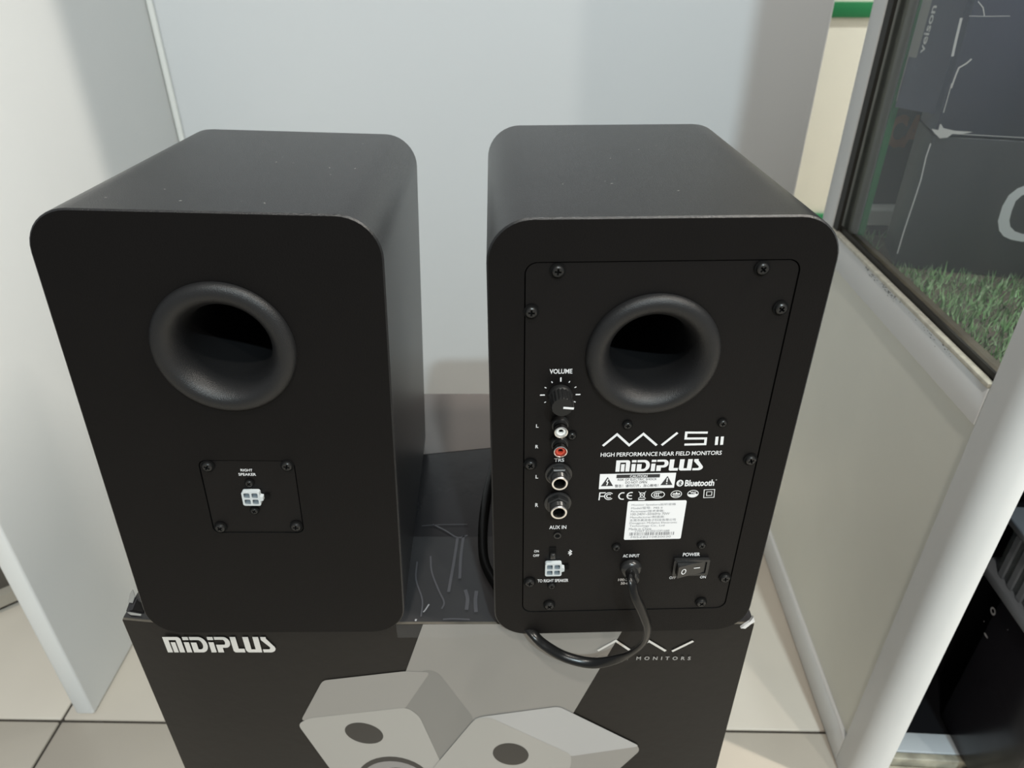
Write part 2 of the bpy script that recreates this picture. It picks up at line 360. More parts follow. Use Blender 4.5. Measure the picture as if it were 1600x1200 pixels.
# ---------------- active speaker with amplifier plate
cA = FA(1020, 556); roA = px_r(FA, 916, 1126, 556)
ax0 = (FA(816.5, 480)[0]+FA(818, 930)[0])/2; ax1 = (FA(1246, 430)[0]+FA(1150, 880)[0])/2
az1 = (FA(850, 409)[1]+FA(1200, 405.5)[1])/2; az0 = (FA(840, 956)[1]+FA(1120, 951)[1])/2
spA = speaker('bookshelf_speaker', 'black speaker with a full amplifier plate of jacks, volume knob, switch and power cord', POSE_A, [rrect(ax0, ax1, az0, az1, 0.006, 8)])
plA = plate(spA, ax0, ax1, az0, az1, 0.0055, [circ(cA[0], cA[1], roA*0.93, 48)])
tag(plA, 'black amplifier plate with white printed lettering')
port(spA, cA[0], cA[1], roA, roA*0.60)
for u, v in ((871.9, 424.7), (1192.2, 420.6), (830.3, 488.8), (1221, 483), (981, 666), (1129.7, 662.8), (828.8, 727.5), (1173.4, 720),
             (827.6, 911.7), (963.3, 857.3), (1097, 854), (1133.3, 904.6), (858.3, 947.6), (1096, 943)): screw(spA, FA, u, v, (u, v) in ((981, 666), (1129.7, 662.8), (963.3, 857.3), (1097, 854)))
for u, v in ((893.8, 682.5), (862, 917)): screw(spA, FA, u, v, True)
molex(spA, FA, 851.7, 877.5, 879.8, 899)
YI = 0.0002      # print lies on the plate
def ta(body, u0, u1, v0, v1, **kw): return txt(plA, FA, body, u0, u1, v0, v1, y=YI, **kw)
ta('VOLUME', 858.8, 894.4, 576.8, 584.2, bold=0.018)
ta('L', 837.6, 841.6, 663.3, 668.5, bold=0.015); ta('R', 836.6, 841.2, 695.6, 701, bold=0.015)
ta('L', 837, 841, 742.6, 748, bold=0.015); ta('R', 836.4, 841, 786.6, 792.4, bold=0.015)
ta('TRS', 866, 881.6, 716.5, 722, bold=0.015)
ta('AUX IN', 858.3, 885, 821.4, 827, bold=0.018)
ta('ON', 834.6, 842, 859.8, 863.6, bold=0.015); ta('OFF', 833, 842.6, 866.6, 870.4, bold=0.015)
ta('TO RIGHT SPEAKER', 840, 888, 905.2, 910, bold=0.015)
ta('HIGH PERFORMANCE NEAR FIELD MONITORS', 938.8, 1127.6, 706.2, 712.6, bold=0.012, wordsp=0.8)
ta('AC INPUT', 973.5, 999, 866.4, 871.2, bold=0.015); ta('POWER', 1067.3, 1093.9, 864, 869.4, bold=0.02)
ta('OFF', 1046, 1056, 901, 905, bold=0.015); ta('ON', 1094, 1103, 900, 904, bold=0.015)
ta('100-240V~', 966, 998, 904, 908, bold=0.02); ta('50-60Hz', 970, 993, 909.5, 913.5, bold=0.02)
PXM = (FA(1061, 700)[0]-FA(961, 700)[0])/100     # metres per photo pixel near the print
def sk(name, lines, wpx, **kw):
    b = MB()
    for l in lines: stroke(b, [FA(*p) for p in l], wpx*PXM, YI, **kw)
    return b.build(name, M_INK, plA, smooth=0, fixn=False)
# dial ticks
cK = FA(875.4, 617.2)
b = MB(); rk = (FA(907, 617)[0]-FA(843.8, 617)[0])/2
for k in range(-5, 6):
    a = R(90-k*30+0.0)
    if abs(k) > 4: continue
    big = k in (-3, 0, 3); r0 = rk*(0.76 if big else 0.80); r1 = rk*(1.0 if big else 0.90)
    stroke(b, [(cK[0]+r0*math.cos(a), cK[1]+r0*math.sin(a)), (cK[0]+r1*math.cos(a), cK[1]+r1*math.sin(a))], (0.0007 if big else 0.0005), YI)
b.build('dial_ticks', M_INK, plA, smooth=0, fixn=False)
sk('model_logo', [[(942, 697.1), (964.3, 679), (983.2, 696), (1005.5, 678.3), (1026.2, 696.2)], [(1034, 696), (1058.9, 676.4)],
                  [(1106, 676.3), (1072.5, 676.3), (1071.5, 685.6), (1103, 685.4), (1102, 694.3), (1069.5, 695)]], 3.9)
sk('model_numeral', [[(1120.6, 682.6), (1119.3, 695.6)], [(1129, 682.4), (1127.6, 695.4)]], 4.6)
b = MB(); put_wordmark(b, FA(962.5, 728)[0], FA(1099, 727)[0], FA(1030, 736.2)[1], FA(1030, 718.6)[1], YI); b.build('wordmark', M_INK, plA, smooth=0, fixn=False)
# caution panel
q4 = [FA(937, 741.3), FA(1056.2, 738.8), FA(1053.8, 762.2), FA(936.2, 764.8)]
cx0, cx1 = (q4[0][0]+q4[3][0])/2, (q4[1][0]+q4[2][0])/2; cz1, cz0 = (q4[0][1]+q4[1][1])/2, (q4[2][1]+q4[3][1])/2
cw, ch = cx1-cx0, cz1-cz0
b = MB(); b.add([(cx0, YI, cz0), (cx1, YI, cz0), (cx1, YI, cz1), (cx0, YI, cz1)], [(0, 1, 2, 3)])
cau = b.build('caution_panel', M_STK, plA, smooth=0, fixn=False)
def cb(fx, fz): return (cx0+fx*cw, cz0+fz*ch)
b = MB(); Y2 = YI-0.0001
def quadi(b, x0, x1, z0, z1, y, mi=0): b.add([(x0, y, z0), (x1, y, z0), (x1, y, z1), (x0, y, z1)], [(0, 1, 2, 3)], mi)
quadi(b, *[cb(0.22, 0)[0], cb(0.79, 0)[0]], cb(0, 0.72)[1], cb(0, 0.94)[1], Y2)
for c in (0.105, 0.893):
    b.add([(*[cb(c-0.08, 0.2)[0]], Y2, cb(0, 0.2)[1]), (cb(c+0.08, 0)[0], Y2, cb(0, 0.2)[1]), (cb(c, 0)[0], Y2, cb(0, 0.80)[1])], [(0, 1, 2)])
text_into(b, 'RISK OF ELECTRIC SHOCK', cb(0.24, 0)[0], cb(0.755, 0)[0], cb(0, 0.54)[1], cb(0, 0.68)[1], Y2)
text_into(b, 'DO NOT OPEN', cb(0.345, 0)[0], cb(0.63, 0)[0], cb(0, 0.34)[1], cb(0, 0.49)[1], Y2)
text_into(b, '警告！请勿打开，当心触电！', cb(0.21, 0)[0], cb(0.785, 0)[0], cb(0, 0.09)[1], cb(0, 0.29)[1], Y2)
for lp in ():
    pass
b2 = MB(); Y3 = Y2-0.0001
text_into(b2, 'CAUTION', cb(0.395, 0)[0], cb(0.625, 0)[0], cb(0, 0.755)[1], cb(0, 0.91)[1], Y3, bold=0.02)
stroke(b2, [cb(0.112, 0.68), cb(0.095, 0.50), cb(0.112, 0.46), cb(0.100, 0.26)], 0.0006, Y3)
stroke(b2, [cb(0.893, 0.68), cb(0.893, 0.40)], 0.0006, Y3); poly_mesh(b2, [circ(*cb(0.893, 0.30), 0.0004, 8)], Y3)
b.build('caution_print', M_INK2, plA, smooth=0, fixn=False); b2.build('caution_print', M_STK, plA, smooth=0, fixn=False)
# bluetooth mark
b = MB(); bc = FA(1062.6, 755.3); br = 6.2*PXM
poly_mesh(b, [circ(bc[0], bc[1], br*0.92, 24, br*1.12)], YI)
text_into(b, 'Bluetooth', FA(1070.5, 755)[0], FA(1116.5, 754)[0], FA(1093, 760)[1], FA(1093, 750)[1], YI, bold=0.03)
stroke(b, circ(FA(1119.4, 750.2)[0], FA(1119.4, 750.2)[1], 0.9*PXM, 8), 0.4*PXM, YI, closed=True)
b.build('wireless_mark', M_INK, plA, smooth=0, fixn=False)
def rune(cx, cz, s, wd, y, m):
    P = [(-0.5, 0.45), (0.5, -0.45), (0, -1), (0, 1), (0.5, 0.45), (-0.5, -0.45)]
    bb = MB(); stroke(bb, [(cx+p[0]*s, cz+p[1]*s) for p in P], wd, y); return bb.build('wireless_rune', m, plA, smooth=0, fixn=False)
rune(bc[0], bc[1], br*0.72, 0.0004, Y2, M_INK2)
rb = FA(890.6, 864); rune(rb[0], rb[1], 5.9*PXM, 0.0006, YI, M_INK)
# compliance marks
b = MB(); wk = 2.0*PXM
def fpx(u, v): return FA(u, v)
stroke(b, [FA(936, 782), FA(937.5, 770.5), FA(946.5, 770.3)], wk, YI); stroke(b, [FA(937, 776), FA(944.5, 775.8)], wk, YI)
for rr in (7.2, 3.9): c = FA(951.6, 775.6); stroke(b, arc(c[0], c[1], rr*PXM, rr*1.0*PXM, 42, 318, 18), wk*0.8, YI)
c = FA(973, 775.4); stroke(b, arc(c[0], c[1], 6.2*PXM, 6.8*PXM, 68, 292, 16), wk*1.1, YI)
c = FA(986, 774.9); stroke(b, arc(c[0], c[1], 6.2*PXM, 6.8*PXM, 68, 292, 16), wk*1.1, YI); stroke(b, [FA(980.5, 774.9), FA(987.4, 774.8)], wk, YI)
stroke(b, [FA(998, 768.5), FA(1009, 779.5)], wk*0.5, YI); stroke(b, [FA(1009.6, 768), FA(997.3, 779.5)], wk*0.5, YI)
stroke(b, [FA(1000, 770.5), FA(1007.6, 770.3), FA(1006.4, 777.5), FA(1001.2, 777.6)], wk*0.6, YI, closed=True); stroke(b, [FA(997.3, 780.9), FA(1007.8, 780.7)], wk*1.1, YI)
c = FA(1028.2, 773.4); stroke(b, circ(c[0], c[1], 10.6*PXM, 32, 6.9*PXM*1.05), wk*0.65, YI, closed=True)
for dx in (-2.8, 0.6, 4.0): stroke(b, arc(c[0]+dx*PXM, c[1], 3.6*PXM, 4.0*PXM, 60, 300, 12), wk*0.7, YI)
for uu, vv in ((1056.8, 772.6), (1082.9, 771.8)):
    c = FA(uu, vv); stroke(b, circ(c[0], c[1], 8.6*PXM, 32, 7.3*PXM), wk*0.6, YI, closed=True)
c = FA(1056.8, 772.6)
poly_mesh(b, [[(c[0]+x*PXM, c[1]+z*PXM) for x, z in ((-7, -0.5), (-4, 3.2), (-2.4, 1.0), (0, 5.2), (2.6, 1.0), (4.4, 3.4), (7, -0.5))]], YI)
for dz in (-2.4, -4.6): stroke(b, [(c[0]-5.6*PXM, c[1]+dz*PXM), (c[0]+5.6*PXM, c[1]+dz*PXM)], wk*0.5, YI)
c = FA(1082.9, 771.8); poly_mesh(b, [[(c[0]+x*PXM, c[1]+z*PXM) for x, z in ((-8.2, -0.8), (8.2, -0.8), (5.8, -5.4), (0, -7.0), (-5.8, -5.4))]], YI)
stroke(b, [(c[0]-6*PXM, c[1]+4.4*PXM), (c[0]+6*PXM, c[1]-1*PXM)], wk*0.6, YI)
for dx in (-1.5, 1.5, 4.0): stroke(b, [(c[0]+(dx-1.5)*PXM, c[1]+0.5*PXM), (c[0]+(dx+1)*PXM, c[1]+4.6*PXM)], wk*0.55, YI)
stroke(b, [FA(1100.5, 765.6), FA(1116.8, 765.0), FA(1115.7, 777.4), FA(1099.6, 778)], wk*0.6, YI, closed=True)
stroke(b, [FA(1104.5, 768.8), FA(1112.6, 768.5), FA(1112, 774.4), FA(1104, 774.8)], wk*0.55, YI, closed=True)
b.build('compliance_marks', M_INK, plA, smooth=0, fixn=False)
# rating sticker
sq = [FA(980.2, 784.6), FA(1072.5, 781.9), FA(1064.4, 841.6), FA(975.4, 844)]
sx0, sx1 = (sq[0][0]+sq[3][0])/2, (sq[1][0]+sq[2][0])/2; sz1, sz0 = (sq[0][1]+sq[1][1])/2, (sq[2][1]+sq[3][1])/2
b = MB(); o = rrect(sx0, sx1, sz0, sz1, 0.0009, 4); poly_mesh(b, [o], YI-0.0001); b.loft([[(x, YI-0.0001, z) for x, z in o], [(x, YI+0.0002, z) for x, z in o]])
stk = b.build('rating_sticker', M_STK, spA, smooth=0); tag(stk, 'white rating sticker with barcode')
b = MB(); sw, sh = sx1-sx0, sz1-sz0; Y4 = YI-0.0002
def sl(t, row, a, c, h=0.062): text_into(b, t, sx0+a*sw, sx0+c*sw, sz0+(row-h/2)*sh, sz0+(row+h/2)*sh, Y4)
sl('Monitor Speakers监听音箱', 0.915, 0.07, 0.82); sl('Model/型号:  MI5 II', 0.835, 0.07, 0.60); sl('Parameter/技术参数:', 0.755, 0.07, 0.64)
sl('100-240V~50/60Hz 70W', 0.680, 0.07, 0.74); sl('Manufacturer/制造商:', 0.600, 0.07, 0.66); sl('东莞市美派电子科技有限公司', 0.520, 0.07, 0.86)
sl('Dongguan Midiplus Electronic', 0.440, 0.07, 0.89); sl('Technology Co., Ltd', 0.365, 0.07, 0.68); sl('Made in China', 0.290, 0.07, 0.46); sl('CMIIT ID:2021DP1688', 0.230, 0.18, 0.78, 0.05)
xx = sx0+0.09*sw
while xx < sx0+0.86*sw:
    bw = random.choice((0.0003, 0.0003, 0.0006, 0.0008)); quadi(b, xx, xx+bw, sz0+0.115*sh, sz0+0.195*sh, Y4); xx += bw+random.choice((0.0003, 0.0004, 0.0007))
sl('MI5ZB210820030', 0.070, 0.12, 0.82, 0.05)
b.build('sticker_print', M_GRY, stk, smooth=0, fixn=False)
# volume knob
def up_of(fp, ub, vb, ut, vt):      # height above the plate that carries base pixel to tip pixel
    best = (1e9, 0); xb, zb = fp(ub, vb)
    for k in range(0, 60):
        h = k*0.0005; x, z = fp(ut, vt, h); d = math.hypot(x-xb, z-zb)
        if d < best[0]: best = (d, h)
    return best[1]
hk = max(0.009, min(0.016, up_of(FA, 875.4, 617.2, 880.3, 637.0)))
rs = px_r(FA, 857.5, 896, 617)*1.0; rcap = rs*0.88
b = MB(); b.lathe([(rs, 0), (rs, 0.0016), (rs*0.93, 0.0026), (rs*0.86, 0.003)], *cK, n=40)
def kn(r, h):
    return [(cK[0]+(r*(1.0 if i % 4 in (0, 1) else 0.93))*math.cos(2*math.pi*i/72), -h, cK[1]+(r*(1.0 if i % 4 in (0, 1) else 0.93))*math.sin(2*math.pi*i/72)) for i in range(72)]
b.loft([kn(rcap*1.05, 0.0028), kn(rcap, hk-0.0008), [(cK[0]+rcap*0.92*math.cos(2*math.pi*i/72), -hk, cK[1]+rcap*0.92*math.sin(2*math.pi*i/72)) for i in range(72)]], 0, cap1=True)
kb = b.build('volume_knob', mat('matt_black_knob', (0.010, 0.010, 0.010), 0.42, spec=0.28), spA, smooth=25); tag(kb, 'fluted black volume knob with a white pointer')
b = MB(); a = R(-6); ca, sa = math.cos(a), math.sin(a); wp = 0.0006
def kp(r, t, h): return (cK[0]+r*ca-t*sa, -h, cK[1]+r*sa+t*ca)
b.add([kp(rcap*0.1, -wp, hk+0.0001), kp(rcap*0.98, -wp, hk+0.0001), kp(rcap*0.98, wp, hk+0.0001), kp(rcap*0.1, wp, hk+0.0001),
       kp(rcap*1.06, -wp, hk), kp(rcap*1.06, wp, hk), kp(rcap*1.10, wp, 0.004), kp(rcap*1.10, -wp, 0.004)], [(0, 1, 2, 3), (1, 4, 5, 2), (4, 7, 6, 5)])
b.build('pointer_line', M_INK, kb, smooth=0)
# RCA jacks
def rca(u, v, m, lab, ub, vb):
    c = FA(ub, vb); r = px_r(FA, ub-11.5, ub+11.5, vb); h = 0.0085
    bb = MB().lathe([(r*1.22, 0), (r*1.22, 0.0022), (r*1.1, 0.003), (r*0.98, 0.0031), (r*0.98, h-0.003)], *c, n=32)
    j = bb.build('rca_jack', M_BLK, spA, smooth=40); tag(j, lab)
    MB().lathe([(r*0.90, h-0.003), (r*0.90, h), (r*0.80, h+0.0002), (r*0.74, h-0.0002), (r*0.74, h-0.004)], *c, n=32).build('metal_sleeve', M_CHROME, j, smooth=40)
    MB().lathe([(r*0.73, h-0.0012), (r*0.55, h-0.0006), (r*0.36, h-0.0008), (r*0.34, h-0.006)], *c, n=32, cap1=True).build('insulator', m, j, smooth=40)
    MB().lathe([(r*0.335, h-0.0025), (0.00001, h-0.0025)], *c, n=20).build('pin_hole', M_DARK, j)
rca(875.6, 673.7, M_WPL, 'phono jack with white insulator', 874.6, 661); rca(874.2, 705, M_RED, 'phono jack with red insulator', 873.8, 691)
# quarter inch jacks
def trs(ub, vb, rot):
    c = FA(ub, vb); r = px_r(FA, ub-13, ub+13, vb); h = 0.0085
    wsh = MB().lathe([(r*1.62, 0), (r*1.62, 0.0009), (r*1.5, 0.0012), (r*1.2, 0.0012)], *c, n=40).build('jack_socket', M_BLK, spA, smooth=40)
    tag(wsh, 'quarter inch jack with black hex nut and nickel rim')
    hx = [(c[0]+r*1.42*math.cos(R(60*i+rot)), c[1]+r*1.42*math.sin(R(60*i+rot))) for i in range(6)]
    hx2 = [(c[0]+(x-c[0])*0.9, c[1]+(z-c[1])*0.9) for x, z in hx]
    nb = MB().loft([[(x, -0.001, z) for x, z in hx], [(x, -0.0036, z) for x, z in hx], [(x, -0.0042, z) for x, z in hx2]], 0)
    poly_mesh(nb, [hx2, circ(c[0], c[1], r*1.0, 32)], -0.0042)
    nb.build('hex_nut', M_BLK, wsh, smooth=20)
    prof = [(r*1.02, 0.004)]
    for k in range(6): prof += [(r*1.02, 0.004+k*0.0007), (r*0.97, 0.00435+k*0.0007)]
    MB().lathe(prof+[(r*0.97, h-0.0002)], *c, n=32).build('threaded_bush', M_BLK, wsh, smooth=60)
    MB().lathe([(r*0.99, h-0.0008), (r*0.99, h), (r*0.92, h+0.0003), (r*0.74, h+0.0002), (r*0.70, h-0.0004), (r*0.70, h-0.004)], *c, n=32).build('nickel_rim', M_CHROME, wsh, smooth=50)
    MB().lathe([(r*0.70, h-0.004), (r*0.70, h-0.014), (0.0001, h-0.014)], *c, n=32).build('socket_hole', M_DARK, wsh)
trs(872.6, 740, 0); trs(871.4, 785, 30)
c = FA(870.9, 836.5); r = 4.4*PXM
ax = MB().lathe([(r*1.5, 0), (r*1.45, 0.0006), (r*0.95, 0.0006), (r*0.95, -0.0002)], *c, n=28).build('aux_jack', M_BLK, spA, smooth=40); MB().lathe([(r*0.95, 0.0002), (0.0001, 0.0002)], *c, n=20).build('jack_hole', M_DARK, ax)
# slide switch
s0, s1 = FA(858.5, 856), FA(868.5, 871)
sw_ = MB().box(s0[0], s1[0], -0.0002, 0.0003, s1[1], s0[1]).build('slide_switch', M_DARK, spA, smooth=0)
o = MB().box(s0[0]+0.0005, s1[0]-0.0005, -0.0022, -0.0002, s1[1]+0.0005, s1[1]+(s0[1]-s1[1])*0.55).build('slider', M_BLK, sw_, smooth=0); bevel_obj(o, 0.0003, 1)
# AC grommet
cG = FA(985.3, 886.5); rg = px_r(FA, 968.5, 1002, 886)
gm = MB().lathe([(rg, 0), (rg, 0.0012), (rg*0.93, 0.0026), (rg*0.72, 0.0038), (rg*0.62, 0.004), (rg*0.60, 0.009), (rg*0.5, 0.0105), (rg*0.2, 0.0108)], *cG, n=36, cap1=True).build('cord_grommet', M_BLK, spA, smooth=40)
# rocker switch
k0, k1 = FA(1053, 872.5), FA(1104, 895.5)
b = MB(); x0, x1, z1, z0 = k0[0], k1[0], k0[1], k1[1]; t = 0.0016
fr = rrect(x0, x1, z0, z1, 0.0008, 3); fi = rrect(x0+t, x1-t, z0+t, z1-t, 0.0005, 3)
poly_mesh(b, [fr, fi], -0.0018); b.loft([[(x, 0.0003, z) for x, z in fr], [(x, -0.0018, z) for x, z in fr]]); b.loft([[(x, -0.0018, z) for x, z in fi], [(x, 0.0003, z) for x, z in fi]])
rs_ = b.build('rocker_switch', M_BLK, spA, smooth=30); tag(rs_, 'black rocker power switch')
g = 0.0003; xa, xb, za, zb = x0+t+g, x1-t-g, z0+t+g, z1-t-g; xm = xa+(xb-xa)*0.42
b = MB(); b.add([(xa, 0, za), (xa, 0, zb), (xb, 0, za), (xb, 0, zb), (xa, -0.0056, za), (xa, -0.0056, zb), (xm, -0.0034, za), (xm, -0.0034, zb), (xb, -0.0010, za), (xb, -0.0010, zb)],
    [(0, 1, 5, 4), (4, 5, 7, 6), (6, 7, 9, 8), (8, 9, 3, 2), (0, 4, 6, 8, 2), (1, 3, 9, 7, 5)])
rk_ = b.build('rocker', M_BLK, rs_, smooth=0)
b = MB(); zc = (za+zb)/2; xo = xa+(xm-xa)*0.5; yo = -0.0047; xi = xm+(xb-xm)*0.45; yi = -0.0024
ring = circ(xo, zc, 0.0013, 14, 0.0019)
stroke(b, ring, 0.0005, 0, closed=True); b.v = [(x, -(0.0056-(x-xa)/(xm-xa)*0.0022)-0.0001, z) for x, y, z in b.v]
b.add([(xi-0.0018, yi-0.00045, zc+0.0006), (xi+0.0018, yi-0.0001, zc+0.0006), (xi+0.0018, yi-0.0001, zc+0.0012), (xi-0.0018, yi-0.00045, zc+0.0012)], [(0, 1, 2, 3)])
b.build('rocker_print', M_INK, rk_, smooth=0, fixn=False)
# power cord: grommet -> loop before the carton -> under the rounded corner -> along the lid
invA = POSE_A.inverted()
def wy(u, v, y): d = ray(u, v); return CAM+d*(y/d.y)
cp = [POSE_A @ Vector((cG[0], -0.006, cG[1])), wy(987, 905, 0.282), wy(992, 930, 0.277), wy(1004, 956, 0.276), wy(1012, 982, 0.277), wy(1004, 1006, 0.280), wy(975, 1026, 0.284), wy(930, 1036, 0.287),
      wy(885, 1027, 0.290), wy(850, 1007, 0.293), wy(829, 986, 0.2985)]
cp += [Vector((-0.0027, 0.318, TOP+0.0042)), on_z(771, 918, TOP+0.0042)+Vector((0.003, 0, 0)), on_z(758, 880, TOP+0.0042), on_z(754, 840, TOP+0.0042), on_z(757, 795, TOP+0.0042), on_z(767, 745, TOP+0.0042), Vector((-0.008, 0.485, TOP+0.0042)), Vector((0.03, 0.515, TOP+0.0042)), Vector((0.08, 0.535, TOP+0.0042))]
path = spline(cp, 8)
ups = []
for i in range(len(path)):
    t = i/(len(path)-1)
    k = min(1, max(0, (t-0.45)/0.12))
    ups.append((Vector((0.55, -0.55, 0.5))*(1-k)+Vector((0, 0, 1))*k).normalized())
rings = [[invA @ p for p in r] for r in sweep(path, 0.0068, 0.0038, ups, 14)]
pc = MB().loft(rings, 0, cap0=True, cap1=True).build('power_cord', M_CORD, spA, smooth=60); tag(pc, 'flat black power cord looping over the carton edge')

# ================================================================== THE CARTON
M_CART = mat('carton_dark_print', (0.0085, 0.0074, 0.0066), 0.42, spec=0.2, noise=0.12, nscale=12, bump=0.15, bscale=120)
M_CTOP = mat('carton_lid_print', (0.019, 0.0175, 0.0185), 0.24, spec=0.5, noise=0.1, nscale=20, bump=0.2, bscale=60)
M_KRAFT = mat('raw_card_edge', (0.10, 0.085, 0.065), 0.8, noise=0.3, nscale=90)
M_CGREY = mat('carton_grey_print', (0.21, 0.20, 0.185), 0.36, noise=0.08, nscale=6)
M_PICW = mat('picture_white', (0.29, 0.28, 0.26), 0.36); M_PICT = mat('picture_top_face', (0.22, 0.21, 0.195), 0.36)
M_PICS = mat('picture_side_face', (0.155, 0.15, 0.14), 0.36); M_PICD = mat('picture_dark', (0.012, 0.011, 0.010), 0.4); M_PICR = mat('picture_rim', (0.20, 0.19, 0.185), 0.4)
M_TORN = mat('torn_white_paper', (0.62, 0.61, 0.60), 0.8, noise=0.2, nscale=300)
BX0, BX1, BY0, BY1 = -0.2526, 0.1560, 0.3085, 0.5845
YB = R(-0.45)
car = empty('speaker_carton', 'dark printed product carton under the two speakers, crushed at one corner', 'carton', loc=(0, 0, 0))
def byf(x): return BY0+(0.0035*max(0, (-0.20-x)/0.0526)**2 if x < -0.20 else 0)      # front face bulges back at the crushed corner
nB = POSE_B.to_3x3() @ Vector((0, 0, 1)); pB = POSE_B.translation
def lid_z(x, y):
    zp = pB.z-(nB.x*(x-pB.x)+nB.y*(y-pB.y))/nB.z-0.0003
    k = min(1, max(0, (-0.080-x)/0.012))*min(1, max(0, (0.503-y)/0.006)); return TOP+min(0, zp-TOP)*k
b = MB(); nx, ny = 40, 24
V = []
for j in range(ny+1):
    for i in range(nx+1):
        x = BX0+(BX1-BX0)*i/nx; y = byf(x)+(BY1-byf(x))*j/ny
        V.append((x, y, lid_z(x, y)))
b.add(V, [(j*(nx+1)+i, j*(nx+1)+i+1, (j+1)*(nx+1)+i+1, (j+1)*(nx+1)+i) for j in range(ny) for i in range(nx)])
b.add([(v[0], v[1]+0.0, v[2]-0.0022) for v in V], [(j*(nx+1)+i, j*(nx+1)+i+1, (j+1)*(nx+1)+i+1, (j+1)*(nx+1)+i) for j in range(ny) for i in range(nx)])
lid = b.build('lid', M_CTOP, car, smooth=60, fixn=False)
# walls
b = MB(); zf = TOP-0.0012
xs = [BX0+(BX1-BX0)*i/24 for i in range(25)]
tz = lambda x: lid_z(x, BY0)-0.0008
fr_o = [(x, byf(x)-0.0015) for x in xs]; fr_i = [(x, byf(x)+0.0015) for x in xs]
b.loft([[(x, y, 0.002) for x, y in fr_o], [(x, y, tz(x)) for x, y in fr_o], [(x, y, tz(x)) for x, y in fr_i], [(x, y, 0.002) for x, y in fr_i]], 0, close=False)
b.build('front_panel', [M_CART], car, smooth=40)
MB().box(BX0, BX0+0.003, byf(BX0)+0.0016, BY1-0.002, 0.002, TOP-0.004).build('side_panel', M_CART, car, smooth=0)
MB().box(BX1-0.003, BX1, BY0+0.0016, BY1-0.002, 0.002, TOP-0.0026).build('side_panel', M_CART, car, smooth=0)
MB().box(BX0, BX1, BY1-0.0019, BY1+0.001, 0.002, TOP-0.0082).build('back_panel', M_CART, car, smooth=0)
MB().box(BX0+0.003, BX1-0.003, BY0+0.002, BY1-0.002, 0.002, 0.005).build('bottom_panel', M_CART, car, smooth=0)
# printed front: shapes lie 0.2 mm before the panel
YF = BY0-0.0015-0.0003
PN = Vector((0, 1, 0))
def fc(u, v): q = on_plane(u, v, Vector((0, YF, 0)), PN); return (q.x, q.z)
def pf(name, pts, m, k=0, lab=None):
    b = MB(); poly_mesh(b, [[fc(*p) for p in pts]], YF-k*0.00008); o = b.build(name, m, car, smooth=0, fixn=False)
    if lab: tag(o, lab)
    return o
def rnd(pts, r=8, n=4):       # round a pixel polygon
    out = []; N = len(pts)
    for i in range(N):
        p, a, c = Vector(pts[i]), Vector(pts[i-1]), Vector(pts[(i+1) % N]); ra = min(r, (a-p).length/2.2, (c-p).length/2.2)
        p0 = p+(a-p).normalized()*ra; p1 = p+(c-p).normalized()*ra
        for k in range(n+1):
            t = k/n; q = p0*(1-t)**2+p*2*t*(1-t)+p1*t*t; out.append((q.x, q.y))
    return out
def fz(u, v, z):    # point on the front plane below the frame
    return (u, v)
pf('printed_band', [(661, 975.5), (979, 974.5), (897, 1112), (868, 1160), (790, 1330), (560, 1330), (633, 1052)], M_CGREY, 0, 'light grey slanted band printed on the carton front')
# pictured speaker on the left of the band
pf('picture_side', rnd([(642, 1060), (664, 1046), (684, 1050), (742, 1124), (684, 1200), (700, 1330), (560, 1330)], 10), M_PICS, 1)
pf('picture_top', rnd([(504, 1063), (633, 1048.5), (672, 1050), (632, 1108), (470, 1126)], 7), M_PICT, 2)
pf('picture_front', rnd([(465, 1131), (482, 1122), (636, 1105), (655, 1118), (700, 1215), (690, 1330), (610, 1330)], 9), M_PICW, 3, 'pictured white speaker front on the carton')
pf('picture_tweeter', [(569+30*math.cos(R(a))+0.12*16*math.sin(R(a)), 1145+16*math.sin(R(a))+4*math.cos(R(a))) for a in range(0, 360, 12)], M_PICD, 4)
pf('picture_woofer', [(618+60*math.cos(R(a)), 1222+40*math.sin(R(a))+6*math.cos(R(a))) for a in range(0, 360, 10)], M_PICD, 4)
pf('picture_woofer_rim', [(619+54*math.cos(R(a)), 1223+34*math.sin(R(a))+6*math.cos(R(a))) for a in range(0, 360, 10)], M_PICR, 5)
pf('picture_woofer_cone', [(624+36*math.cos(R(a)), 1224+25*math.sin(R(a))+4*math.cos(R(a))) for a in range(0, 360, 10)], M_PICD, 6)
# pictured speaker on the right
pf('picture_side', rnd([(880, 1180), (990, 1158), (1001, 1171), (948, 1218), (850, 1345), (760, 1345)], 8), M_PICT, 5)
pf('picture_top', rnd([(738, 1124), (752, 1119), (873, 1103), (1000, 1165), (890, 1181)], 8), mat('picture_bright_face', (0.33, 0.325, 0.32), 0.36), 6)
pf('picture_front', rnd([(742, 1122), (764, 1119), (893, 1178), (892, 1196), (830, 1330), (640, 1330), (676, 1200)], 9), M_PICW, 7, 'second pictured white speaker front on the carton')
pf('picture_tweeter', [(798+28*math.cos(R(a)), 1177+17*math.sin(R(a))+2*math.cos(R(a))) for a in range(0, 360, 12)], M_PICD, 8)
M_CINK = mat('carton_white_print', (0.55, 0.53, 0.50), 0.5)
b = MB(); YL = YF-0.0004
xa_, za_ = fc(262, 1017.5); xb_, zb_ = fc(428, 1019)
put_wordmark(b, fc(258, 1006)[0], fc(429, 1006)[0], fc(340, 1018.5)[1], fc(340, 994.5)[1], YL); b.build('wordmark', M_CINK, car, smooth=0, fixn=False)
b = MB(); pm = (fc(1000, 1010)[0]-fc(900, 1010)[0])/100
for l in ([(934, 1016), (962, 1000.5), (986, 1016.5), (1014, 1001), (1040, 1016.5)], [(1050, 1017), (1083, 1001)]): stroke(b, [fc(*p) for p in l], 4.2*pm, YL)
